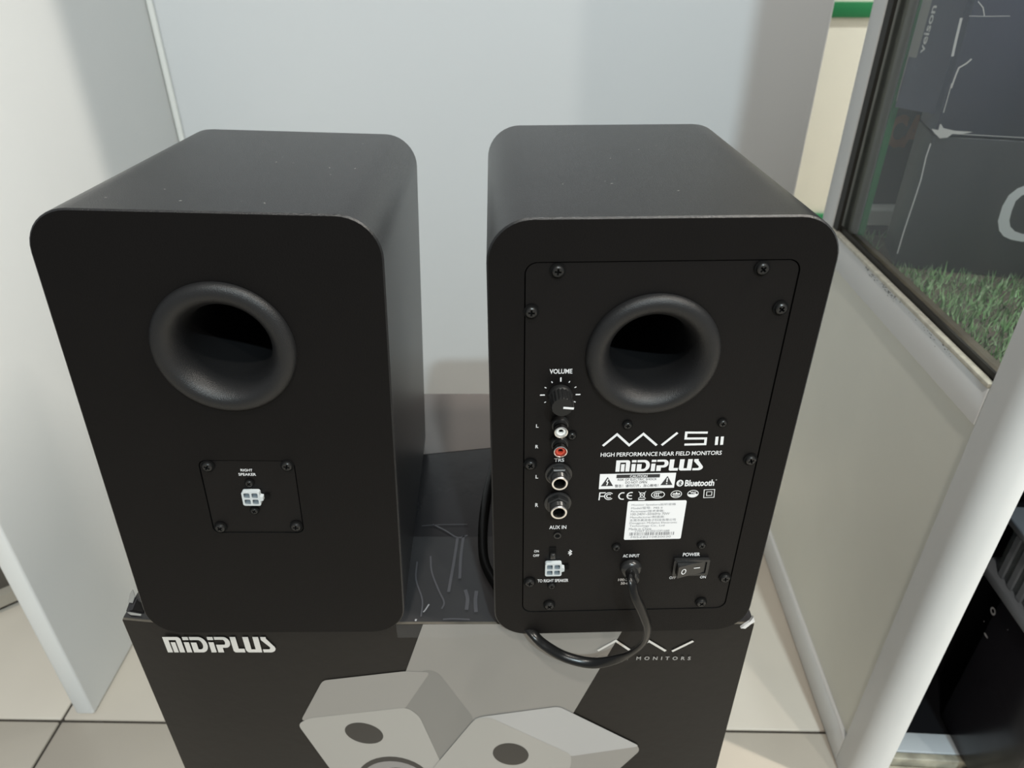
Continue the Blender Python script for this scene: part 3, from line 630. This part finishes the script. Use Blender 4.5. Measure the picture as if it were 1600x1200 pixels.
b.build('series_logo', M_CINK, car, smooth=0, fixn=False)
b = MB(); text_into(b, 'SERIES MONITORS', fc(930, 1028)[0], fc(1079, 1028)[0], fc(1000, 1030.5)[1], fc(1000, 1025.2)[1], YL, spacing=1.9, bold=0.02); b.build('series_text', mat('carton_faint_print', (0.30, 0.29, 0.28), 0.5), car, smooth=0, fixn=False)
# lighter grey brown band at the back of the lid, packing tape and creases
la, lb = on_z(655, 711, TOP), on_z(772, 699.5, TOP)
def lz(x): return la.y+(lb.y-la.y)/(lb.x-la.x)*(x-la.x)
b = MB(); V = []
for i in range(41):
    x = BX0+0.004+(BX1-BX0-0.008)*i/40
    for k in range(9): y = lz(x)+(BY1-0.0008-lz(x))*k/8; V.append((x, y, lid_z(x, y)+0.0003))
b.add(V, [(i*9+k, (i+1)*9+k, (i+1)*9+k+1, i*9+k+1) for i in range(40) for k in range(8)])
tag(b.build('lid_band', mat('lid_grey_brown', (0.175, 0.152, 0.142), 0.34, noise=0.08, nscale=8), car, smooth=60, fixn=False), 'grey brown band along the back of the lid')
M_TAPE = mat('clear_tape', (0.5, 0.5, 0.5), 0.10, alpha=0.045, bump=0.9, bscale=55)
b = MB(); nx, ny = 26, 14; V = []
x0t, x1t = -0.0745, 0.000
for j in range(ny+1):
    for i in range(nx+1):
        x = x0t+(x1t-x0t)*i/nx; y = BY0-0.001+0.078*j/ny
        V.append((x, y, lid_z(x, y)+0.0004+0.0004*random.random()))
b.add(V, [(j*(nx+1)+i, j*(nx+1)+i+1, (j+1)*(nx+1)+i+1, (j+1)*(nx+1)+i) for j in range(ny) for i in range(nx)])
V2 = [(x0t+(x1t-x0t)*i/nx, YL-0.0003-0.0002*random.random(), TOP+0.0002-0.0125*j/2*(1.0 if i < 17 else 0.8)) for j in range(3) for i in range(nx+1)]
b.add(V2, [(j*(nx+1)+i, j*(nx+1)+i+1, (j+1)*(nx+1)+i+1, (j+1)*(nx+1)+i) for j in range(2) for i in range(nx)])
tp = b.build('packing_tape', M_TAPE, car, smooth=60, fixn=False); tag(tp, 'clear wrinkled packing tape folded over the carton edge')
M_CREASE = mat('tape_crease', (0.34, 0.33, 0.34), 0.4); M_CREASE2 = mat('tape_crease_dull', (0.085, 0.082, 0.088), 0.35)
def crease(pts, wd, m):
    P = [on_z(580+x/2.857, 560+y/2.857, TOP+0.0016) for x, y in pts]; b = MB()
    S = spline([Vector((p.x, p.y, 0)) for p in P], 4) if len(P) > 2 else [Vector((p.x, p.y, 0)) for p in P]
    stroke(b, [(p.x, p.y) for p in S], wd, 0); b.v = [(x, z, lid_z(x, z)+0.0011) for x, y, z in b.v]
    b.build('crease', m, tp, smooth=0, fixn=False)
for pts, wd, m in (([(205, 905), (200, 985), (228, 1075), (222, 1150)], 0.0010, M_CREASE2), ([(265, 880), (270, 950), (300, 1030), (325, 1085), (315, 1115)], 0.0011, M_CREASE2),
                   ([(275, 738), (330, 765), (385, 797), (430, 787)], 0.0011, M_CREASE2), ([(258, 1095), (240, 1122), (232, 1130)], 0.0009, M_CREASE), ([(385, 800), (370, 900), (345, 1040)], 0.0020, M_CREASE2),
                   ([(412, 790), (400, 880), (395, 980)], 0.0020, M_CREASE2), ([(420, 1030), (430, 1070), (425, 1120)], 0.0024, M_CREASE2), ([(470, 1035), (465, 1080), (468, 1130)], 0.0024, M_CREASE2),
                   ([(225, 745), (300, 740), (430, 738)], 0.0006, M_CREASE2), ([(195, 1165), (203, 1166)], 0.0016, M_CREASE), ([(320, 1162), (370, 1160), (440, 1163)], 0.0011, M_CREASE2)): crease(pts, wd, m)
# worn card edge line along the front, crushed corner flaps, torn paper at the right corner
b = MB(); b.loft([[(x, byf(x)-0.0014, tz(x)+0.0001), (x, byf(x)-0.0002, tz(x)+0.0006), (x, byf(x)+0.0008, tz(x)+0.0003)] for x in xs], 0, close=False); b.build('card_edge', M_KRAFT, car, smooth=0, fixn=False)
def flap(pts, m, th=0.0012, name='crushed_flap'):
    P = [Vector(p) for p in pts]; n = (P[1]-P[0]).cross(P[2]-P[0]).normalized()*th; N = len(P)
    return MB().loft([P, [p+n for p in P]], 0, cap0=True, cap1=True).build(name, m, car, smooth=0)
def oz(u, v, z): return on_z(u, v, z)
c0 = oz(198, 954, TOP-0.004)
M_WORNG = mat('worn_grey_card', (0.28, 0.27, 0.25), 0.8)
flap([oz(197, 955, TOP-0.001), oz(206, 930, TOP+0.0005), oz(214, 936, TOP+0.0035), oz(207, 953, TOP+0.0015)], M_CTOP, 0.0008)
flap([oz(207, 953, TOP+0.0013), oz(213, 937, TOP+0.0030), oz(226, 945, TOP+0.0012), oz(224, 957, TOP+0.0008)], M_CART, 0.0008)
flap([oz(200, 941, TOP+0.0012), oz(203, 927, TOP+0.0022), oz(207, 921, TOP+0.0045), oz(210, 930, TOP+0.0040), oz(206, 942, TOP+0.0022)], M_WORNG, 0.0006)
flap([oz(199, 957.5, TOP+0.0006), oz(204, 961, TOP+0.0008), oz(220, 962.5, TOP+0.0006), oz(221, 960.6, TOP+0.001), oz(206, 958, TOP+0.001)], M_WORNG, 0.0006)
MB().loft([[(BX0-0.0022, byf(BX0)+0.001, 0.002), (BX0-0.0004, byf(BX0)-0.0008, 0.002), (BX0-0.0002, byf(BX0)+0.003, 0.002)],
           [(BX0-0.0022, byf(BX0)+0.001, TOP-0.004), (BX0-0.0004, byf(BX0)-0.0008, TOP-0.004), (BX0-0.0002, byf(BX0)+0.003, TOP-0.004)]], 0, cap0=True, cap1=True).build('corner_fold', M_KRAFT, car, smooth=0)
tr = [fc(1156, 977.5), fc(1163, 978), fc(1172, 971), fc(1178, 967), fc(1176, 960), fc(1170, 968), fc(1162, 973)]
b = MB(); 
b.loft([[(x, BY0-0.004, z) for x, z in tr], [(x, BY0-0.0022, z) for x, z in tr]], 0, cap0=True, cap1=True)
b.build('torn_paper', M_TORN, car, smooth=0)

# ================================================================== SHOWCASE CABINET (local: x = into cabinet, y = backwards)
CYAW = math.atan2(0.05437, 0.99852); CP = Vector((0.3613, 0.4527, 0))
CM = Matrix.Translation(CP) @ Matrix.Rotation(-CYAW, 4, 'Z'); CI = CM.inverted()
def c_s(u, v, s):     # pixel on the cabinet plane y_local = s
    n = CM.to_3x3() @ Vector((0, 1, 0)); return CI @ on_plane(u, v, CM @ Vector((0, s, 0)), n)
def c_w(u, v, wv):
    n = CM.to_3x3() @ Vector((1, 0, 0)); return CI @ on_plane(u, v, CM @ Vector((wv, 0, 0)), n)
def c_z(u, v, z): return CI @ on_z(u, v, z)
M_ALU = mat('white_coated_profile', (0.68, 0.685, 0.68), 0.38, noise=0.05, nscale=8)
M_RAILD = mat('scuffed_white_rail', (0.76, 0.76, 0.75), 0.45, noise=0.04, nscale=8)
M_PANEL = mat('cream_cabinet_panel', (0.78, 0.77, 0.69), 0.45, noise=0.06, nscale=5)
M_GASK = mat('dark_gasket', (0.020, 0.018, 0.014), 0.6); M_WOOD = mat('brown_sill', (0.085, 0.068, 0.045), 0.6, noise=0.3, nscale=60)
M_GREYF = mat('grey_inner_profile', (0.30, 0.30, 0.28), 0.4); M_INT = mat('dark_cabinet_inside', (0.006, 0.006, 0.007), 0.85, spec=0.1)
M_GLASS = glass_mat('showcase_glass', (0.97, 0.985, 0.975), 0.62); M_GSTRIP = mat('strip_green', (0.03, 0.30, 0.09), 0.3)
CL, CW, CH = 0.395, 0.80, 2.10
cab = empty('showcase_cabinet', 'white framed glass showcase on a cream panelled base with grass inside', 'cabinet'); cab.matrix_world = CM
def cbx(name, m, x0, x1, y0, y1, z0, z1, bev=0.001, par=None):
    o = MB().box(x0, x1, y0, y1, z0, z1).build(name, m, par or cab, smooth=0)
    if bev: bevel_obj(o, bev, 2)
    return o
# front post: flat strip then quarter round
pr = [(0.0, 0.0), (0.0, -0.020)]+[(0.0235-0.0235*math.cos(R(a)), -0.020-0.0235*math.sin(R(a))) for a in range(6, 91, 6)]+[(0.0235, 0.0)]
MB().loft([[(x, y, 0.001) for x, y in pr], [(x, y, CH) for x, y in pr]], 0, cap0=True, cap1=True).build('front_post', M_ALU, cab, smooth=40)
cbx('back_post', M_ALU, -0.001, 0.030, 0.360, CL, 0.001, CH, 0.002)
cbx('base_rail', M_RAILD, -0.0005, 0.022, 0.001, 0.359, 0.001, 0.0425, 0.0015)
mr = cbx('middle_rail', M_RAILD, -0.0005, 0.022, 0.001, 0.359, 0.4555, 0.4895, 0.001)
cbx('rail_lip', mat('worn_cream_lip', (0.60, 0.57, 0.48), 0.5, noise=0.25, nscale=120), -0.002, 0.004, 0.001, 0.359, 0.4897, 0.4935, 0.0006)
cbx('side_panel', M_PANEL, 0.004, 0.014, 0.001, 0.359, 0.0427, 0.4553, 0)
# black scuff specks along the upper rail
b = MB()
for i in range(70):
    y = random.choice((random.uniform(0.05, 0.20), random.uniform(0.17, 0.25))); z = 0.4895-abs(random.gauss(0.0, 0.0022))-0.001; a = random.uniform(0.0003, 0.0011)
    b.add([(-0.00075, y-a*1.8, z), (-0.00075, y+a*0.4, z-a*0.5), (-0.00075, y+a*1.8, z+a*0.3), (-0.00075, y-a*0.3, z+a*0.6)], [(0, 1, 2, 3)])
sc_ = b.build('scuff_marks', mat('scuff_black', (0.05, 0.048, 0.044), 0.8), cab, smooth=0, fixn=False); tag(sc_, kind='stuff')
cbx('gasket', M_GASK, 0.005, 0.0075, 0.001, 0.359, 0.490, 0.4985, 0); cbx('glass_pane', M_GLASS, 0.0082, 0.0118, 0.001, 0.359, 0.4905, CH-0.02, 0)
cbx('inner_sill', M_WOOD, 0.0125, 0.028, 0.001, 0.359, 0.470, 0.4905, 0)
cbx('gasket', M_GASK, 0.0005, 0.0045, 0.346, 0.3598, 0.494, CH-0.02, 0)
cbx('inner_upright', M_GREYF, 0.0125, 0.0245, 0.343, 0.3598, 0.4908, CH-0.02, 0.002)
cbx('glass_pane', M_GLASS, 0.0365, CW-0.03, 0.374, 0.378, 0.4905, CH-0.02, 0); cbx('green_strip', M_GSTRIP, 0.0248, 0.0315, 0.343, 0.3595, 0.4905, CH-0.02, 0)  # end pane with a narrow upright green strip beside it
cbx('deck', M_INT, 0.024, CW, -0.01, CL-0.002, 0.455, 0.4695, 0)
cbx('sub_deck', M_WOOD, 0.0285, CW, -0.008, 0.371, 0.4697, 0.481, 0)
cbx('added_light_blocker', M_ALU, 0.024, CW, -0.0425, -0.0265, 0.44, CH, 0.001)  # added unseen front panel, blocks the tube lamp to shade the left board
cbx('top_pane', M_GLASS, 0.022, CW-0.02, -0.02, CL-0.02, CH+0.008, CH+0.012, 0)
for a in ((0.0, 0.021, -0.04, CL), (CW-0.019, CW, -0.04, CL), (0.0215, CW-0.0195, -0.04, -0.0205), (0.0215, CW-0.0195, CL-0.0195, CL)): cbx('top_rail', M_ALU, *a, CH+0.0005, CH+0.03, 0.002)
cbx('back_panel', M_INT, 0.0305, CW, CL-0.012, CL-0.002, 0.001, 0.4545, 0); cbx('end_panel', M_INT, CW-0.01, CW, -0.04, CL-0.013, 0.001, CH, 0)
cbx('inner_side', M_INT, 0.0145, 0.020, 0.001, 0.358, 0.0628, 0.4545, 0)
cbx('floor_board', mat('pale_blue_shelf', (0.42, 0.45, 0.47), 0.4), 0.0242, CW-0.012, -0.022, 0.0, 0.045, 0.0605, 0.001)
cbx('added_dark_backdrop', M_INT, 0.0242, CW-0.012, 0.075, 0.080, 0.001, 0.4545, 0)  # added black sheet that keeps the lower compartment dark
cbx('floor_board', M_INT, 0.0242, CW-0.012, 0.0005, 0.0745, 0.045, 0.0604, 0); cbx('floor_board', M_INT, 0.0242, CW-0.012, 0.0805, CL-0.014, 0.045, 0.0604, 0)
M_TRACK = mat('stained_cream_track', (0.50, 0.47, 0.37), 0.45, noise=0.5, nscale=45)
for k, (ya, zb_) in enumerate(((-0.030, 0.060), (-0.040, 0.052))): cbx('sliding_track', M_TRACK, 0.0242, CW-0.012, ya, ya+0.0075, 0.001, zb_, 0.001)
GZ = 0.4812
# cartons standing on the grass
M_SLATE = mat('slate_carton', (0.052, 0.055, 0.062), 0.45, noise=0.12, nscale=10); M_BLUE = mat('blue_grey_carton', (0.072, 0.078, 0.125), 0.42, noise=0.12, nscale=10)
M_WORN = mat('worn_white_card', (0.70, 0.69, 0.70), 0.8)
P0 = c_z(1400, 405, 0.49); P1 = c_z(1600, 440, 0.49); e1 = Vector((math.cos(R(-14)), math.sin(R(-14)), 0)); e2 = Vector((-e1.y, e1.x, 0))
def carton(name, lab, z0, z1, m, off=0.0, dep=0.078):
    o0 = Vector((P0.x, P0.y, 0))+e1*off
    ob = MB().loft([[o0+Vector((0, 0, z)), o0+e1*0.24+Vector((0, 0, z)), o0+e1*0.24+e2*dep+Vector((0, 0, z)), o0+e2*dep+Vector((0, 0, z))] for z in (z0, z1)], 0, cap0=True, cap1=True).build(name, m, None, smooth=0)
    # local frame: x along the face, y into the carton
    ME = Matrix(((e1.x, e2.x, 0, o0.x), (e1.y, e2.y, 0, o0.y), (0, 0, 1, z0), (0, 0, 0, 1))); inv = ME.inverted()
    for v in ob.data.vertices: v.co = inv @ v.co
    ob.matrix_world = CM @ ME; bevel_obj(ob, 0.0012, 2); return tag(ob, lab, 'carton'), CM @ ME
# artificial grass inside
gm_ = bpy.data.meshes.new('artificial_grass_mat'); V, Fq = [], []
for i in range(9000):
    x = random.uniform(0.032, 0.40); y = random.uniform(0.002, 0.366); h = random.uniform(0.006, 0.015); a = random.uniform(0, 6.28); l = random.uniform(0.002, 0.010); wd = 0.0008
    q_ = Vector((x-P0.x, y-P0.y, 0)); qa, qb = q_.dot(e1), q_.dot(e2)
    if -0.012 < qa < 0.255 and -0.0105 < qb < 0.097: continue
    dx, dy = math.cos(a), math.sin(a); k = len(V)
    yy = max(0.001, min(0.368, y+dy*l)); xx_ = max(0.030, x+dx*l)
    V += [(x-dy*wd, max(0.001, y+dx*wd), GZ), (x+dy*wd, max(0.001, y-dx*wd), GZ), (xx_, yy, GZ+h)]; Fq.append((k, k+1, k+2))
gm_.from_pydata(V, [], Fq); gm_.materials.append(mat('grass_fibre', (0.13, 0.30, 0.09), 0.5, col2=(0.30, 0.42, 0.24), nscale=90))
gr = link(bpy.data.objects.new('artificial_grass_mat', gm_)); gr.matrix_world = CM; tag(gr, 'green artificial grass mat on the showcase deck', 'grass mat', kind='stuff')
ZS = c_z(1455, 205, 0.62)
nW = (CM.to_3x3() @ Vector((e1.y, -e1.x, 0))); 
def zat(u, v):      # height of the corner edge at a pixel
    q = on_plane(u, v, CM @ Vector((P0.x, P0.y, 0)), Vector((0, 1, 0))); return q.z
zl = zat(1456, 212)
cl_, ML = carton('product_carton', 'slate grey carton with a large pale letter C standing on the grass', GZ+0.0005, zl, M_SLATE, 0.0)
cu_, MU = carton('product_carton', 'worn blue grey carton stacked on the slate carton in the showcase', zl+0.0008, zl+0.24, M_BLUE, 0.001)
def cfn(Mx):
    n = Mx.to_3x3() @ Vector((0, 1, 0)); p = Mx.translation; inv = Mx.inverted()
    return lambda u, v: (lambda q: (q.x, q.z))(inv @ on_plane(u, v, p, n))
FL, FU = cfn(ML), cfn(MU)
# big C on the slate carton : slanted bowl
b = MB(); YC = -0.0003
outer = [(1604, 289), (1590, 294), (1576, 305), (1566, 322), (1559, 345), (1561, 360), (1568, 369), (1580, 374.5), (1596, 377.5), (1620, 378), (1620, 366), (1598, 365.5), (1586, 361.5), (1578.5, 354), (1577, 344), (1580.5, 330), (1587, 314), (1597, 305), (1620, 299), (1620, 287)]
poly_mesh(b, [[FL(*p) for p in outer]], YC); b.build('letter_print', mat('pale_grey_print', (0.80, 0.82, 0.86), 0.5), cl_, smooth=0, fixn=False)
def worn(par, fp, lines, wd, name='worn_edge'):
    b = MB()
    for l in lines: stroke(b, [fp(*p) for p in l], wd, -0.0004)
    return b.build(name, M_WORN, par, smooth=0, fixn=False)
worn(cl_, FL, [[(1454, 224), (1447, 245), (1439, 280), (1431, 305), (1421, 335), (1411, 365), (1402, 396)]], 0.0011)
worn(cl_, FL, [[(1470, 207.5), (1500, 209.5), (1545, 212), (1600, 215)]], 0.0006)
worn(cu_, FU, [[(1474, 176), (1480, 155), (1487, 130)]], 0.0007); worn(cu_, FU, [[(1486, 138), (1493, 118), (1498, 106), (1510, 99), (1518, 92)]], 0.0014)
worn(cu_, FU, [[(1488, 88), (1493, 65), (1502, 28)]], 0.0022); worn(cu_, FU, [[(1514, 25), (1540, 25.5), (1578, 25)]], 0.0005); worn(cu_, FU, [[(1538, 25), (1536, 12), (1528, 2)]], 0.0008)
b = MB(); poly_mesh(b, [[FU(*p) for p in ((1470, 193), (1474, 200), (1491, 204), (1520, 206), (1505, 209), (1488, 209), (1480, 215), (1468, 216), (1460, 208), (1455, 201), (1466, 203), (1468, 195))]], -0.0006); b.build('torn_corner', M_WORN, cu_, smooth=0, fixn=False)
# open side flap of the upper carton : sticker and vertical name
FI = (CI @ MU).inverted(); fa, fb = Vector((0.046, 0.290, 0)), Vector((0.022, 0.330, 0)); fd = (fb-fa).normalized(); fn = Vector((-fd.y, fd.x, 0)); fn = fn if fn.dot(Vector((0.7, 0.7, 0))) > 0 else -fn
FLN = (fb-fa).length
def fq(t, z, o): return FI @ (fa+fd*t+fn*o+Vector((0, 0, z)))
MB().loft([[fq(0, z, 0), fq(FLN, z, 0), fq(FLN, z, 0.0015), fq(0, z, 0.0015)] for z in (0.634, 0.800)], 0, cap0=True, cap1=True).build('side_flap', M_BLUE, cu_, smooth=0)
MB().loft([[fq(FLN-0.0006, z, -0.0006), fq(FLN+0.0006, z, -0.0004), fq(FLN+0.0006, z, 0.0017)] for z in (0.640, 0.800)], 0, cap0=True, cap1=True).build('worn_edge', mat('worn_flap_edge', (0.30, 0.30, 0.29), 0.8), cu_, smooth=0)
vs, fs = text_mesh('veison', bold=0.02); xa2, xb2 = min(v[0] for v in vs), max(v[0] for v in vs); ya2, yb2 = min(v[1] for v in vs), max(v[1] for v in vs)
b = MB(); b.add([fq(FLN*0.66+(v[1]-ya2)/(yb2-ya2)*0.0055, 0.6865+(v[0]-xa2)/(xb2-xa2)*0.042, -0.0004) for v in vs], fs); b.build('vertical_print', M_WORN, cu_, smooth=0, fixn=False)
b = MB(); b.add([fq(t, z, -0.0004) for t, z in ((FLN*0.80, 0.682), (FLN*0.985, 0.682), (FLN*0.985, 0.745), (FLN*0.80, 0.745))], [(0, 1, 2, 3)]); b.build('side_sticker', mat('grey_sticker', (0.26, 0.26, 0.25), 0.5), cu_, smooth=0, fixn=False)
# things seen through the far pane: dark sign board with orange letters on a white ledge
sb = empty('sign_board', 'dark sign board with orange letters behind the showcase glass', 'sign'); sb.matrix_world = CM
YS = 0.47
zlo = c_s(1385, 318, YS).z
MB().box(0.062, 0.75, YS, YS+0.02, 0.001, 1.3).build('board', mat('charcoal_board', (0.045, 0.043, 0.040), 0.5), sb, smooth=0)
o = MB().box(0.066, 0.70, YS-0.03, YS-0.0004, zlo-0.02, zlo).build('ledge', M_WPL, sb, smooth=0); bevel_obj(o, 0.002, 2)
oc = c_s(1400, 205, YS); ow = c_s(1412, 205, YS).x-c_s(1388, 205, YS).x; oh = c_s(1400, 180, YS).z-c_s(1400, 232, YS).z
b = MB(); text_into(b, 'CA', oc.x-ow*0.5, oc.x+ow*1.8, oc.z-oh/2, oc.z+oh/2, YS-0.0003, bold=0.05); b.build('orange_letters', mat('orange_print', (0.34, 0.13, 0.05), 0.5), sb, smooth=0, fixn=False)
# lower compartment: black carton and clear bin
bc_ = empty('display_carton', 'glossy black carton on the bottom shelf of the showcase', 'carton'); bc_.matrix_world = CM
M_GBLK = mat('glossy_black_card', (0.014, 0.013, 0.016), 0.22, noise=0.2, nscale=14)
o = MB().box(0.104, 0.40, -0.085, 0.022, 0.0608, 0.250).build('carton_body', M_GBLK, bc_, smooth=0); bevel_obj(o, 0.004, 3)
def wpt(u, v): q = c_w(u, v, 0.104); return (q.y, q.z)
b = MB()
for u, v, r in ((1538, 971, 0.0009), (1575, 984, 0.0007)): y, z = wpt(u, v); b.add([(0.1037, y+r*c, z+r*s) for c, s in ((1, 0), (0.25, 0.25), (0, 1), (-0.25, 0.25), (-1, 0), (-0.25, -0.25), (0, -1), (0.25, -0.25))], [tuple(range(8))])
y, z = wpt(1541, 993)
b.add([(0.1037, y+0.0035*math.cos(R(a)), z+0.0012*math.sin(R(a))) for a in range(0, 360, 30)], [tuple(range(12))])
y, z = wpt(1552, 955); n0 = len(b.v)
for r_ in (0.0040, 0.0022): b.v += [(0.1037, y+r_*math.cos(R(a)), z+r_*math.sin(R(a))) for a in range(0, 360, 30)]
for i in range(12): b.f.append((n0+i, n0+(i+1) % 12, n0+12+(i+1) % 12, n0+12+i)); b.m.append(0)
b.build('star_marks', mat('pale_silver', (0.42, 0.41, 0.42), 0.4), bc_, smooth=0, fixn=False)  # pale star, oval and ring marks on the carton side
bn = empty('storage_bin', 'clear grey plastic storage bin on the glossy black carton', 'bin'); bn.matrix_world = CM
M_BIN = mat('smoky_clear_plastic', (0.14, 0.155, 0.16), 0.25, alpha=0.55); M_RIM = mat('frosted_plastic_rim', (0.17, 0.18, 0.195), 0.3)
o = MB().box(0.098, 0.38, -0.080, 0.060, 0.2512, 0.262).build('base_rim', M_RIM, bn, smooth=0); bevel_obj(o, 0.002, 2)
b = MB(); ro_ = rrect(0.106, 0.372, -0.072, 0.052, 0.012, 6); ri_ = rrect(0.108, 0.370, -0.070, 0.050, 0.011, 6)
b.loft([[(x, y, 0.2622) for x, y in ro_], [(x, y, 0.318) for x, y in ro_], [(x, y, 0.318) for x, y in ri_], [(x, y, 0.2622) for x, y in ri_]]); b.build('bin_wall', M_BIN, bn)
for k in range(7):
    y = -0.060+k*0.015; o = MB().box(0.1035, 0.1058, y, y+0.006, 0.2625, 0.312).build('rib', M_RIM, bn, smooth=0)
o = MB().box(0.097, 0.381, -0.081, 0.061, 0.3183, 0.326).build('top_rim', M_RIM, bn, smooth=0); bevel_obj(o, 0.002, 2)
# round bin standing left of the board
bk = empty('waste_bin', 'grey brown round bin with a pale foot ring beyond the white board', 'bin', loc=(-0.80, 0.80, 0))
def vl(prof, n=40):
    return [[(r*math.cos(2*math.pi*i/n), r*math.sin(2*math.pi*i/n), z) for i in range(n)] for r, z in prof]
MB().loft(vl([(0.168, 0.036), (0.172, 0.06), (0.185, 0.30), (0.180, 0.30), (0.165, 0.05)]), 0, cap0=True, cap1=True).build('body', mat('grey_brown_plastic', (0.085, 0.075, 0.062), 0.5), bk)
MB().loft(vl([(0.176, 0.012), (0.180, 0.016), (0.180, 0.034), (0.172, 0.0355)]), 0, cap0=True, cap1=True).build('foot_ring', mat('beige_plastic', (0.33, 0.30, 0.25), 0.5), bk)
MB().loft(vl([(0.165, 0.0005), (0.165, 0.0118)]), 0, cap0=True, cap1=True).build('foot', mat('bin_shade_black', (0.015, 0.014, 0.012), 0.7), bk)  # disc coloured black for the shadow under the bin

# pale dust specks on the tops of the speakers
def dust(root, n, seed):
    rg = random.Random(seed); b = MB()
    for i in range(n):
        x = rg.uniform(-W/2+0.025, W/2-0.025); y = rg.uniform(0.01, D-0.02); r = rg.choice((0.0001, 0.00015, 0.0002, 0.0004)); a = rg.uniform(0, 3)
        l = r*rg.uniform(0.6, 3.0); dx, dy = math.cos(a), math.sin(a)
        b.add([(x+dx*l, y+dy*l, H+0.00008), (x-dy*r, y+dx*r, H+0.00008), (x-dx*l, y-dy*l, H+0.00008), (x+dy*r, y-dx*r, H+0.00008)], [(0, 1, 2, 3)])
    tag(b.build('dust_specks', mat('pale_dust', (0.32, 0.32, 0.31), 0.9), root, smooth=0, fixn=False), kind='stuff')
dust(spB, 60, 3); dust(spA, 45, 5)
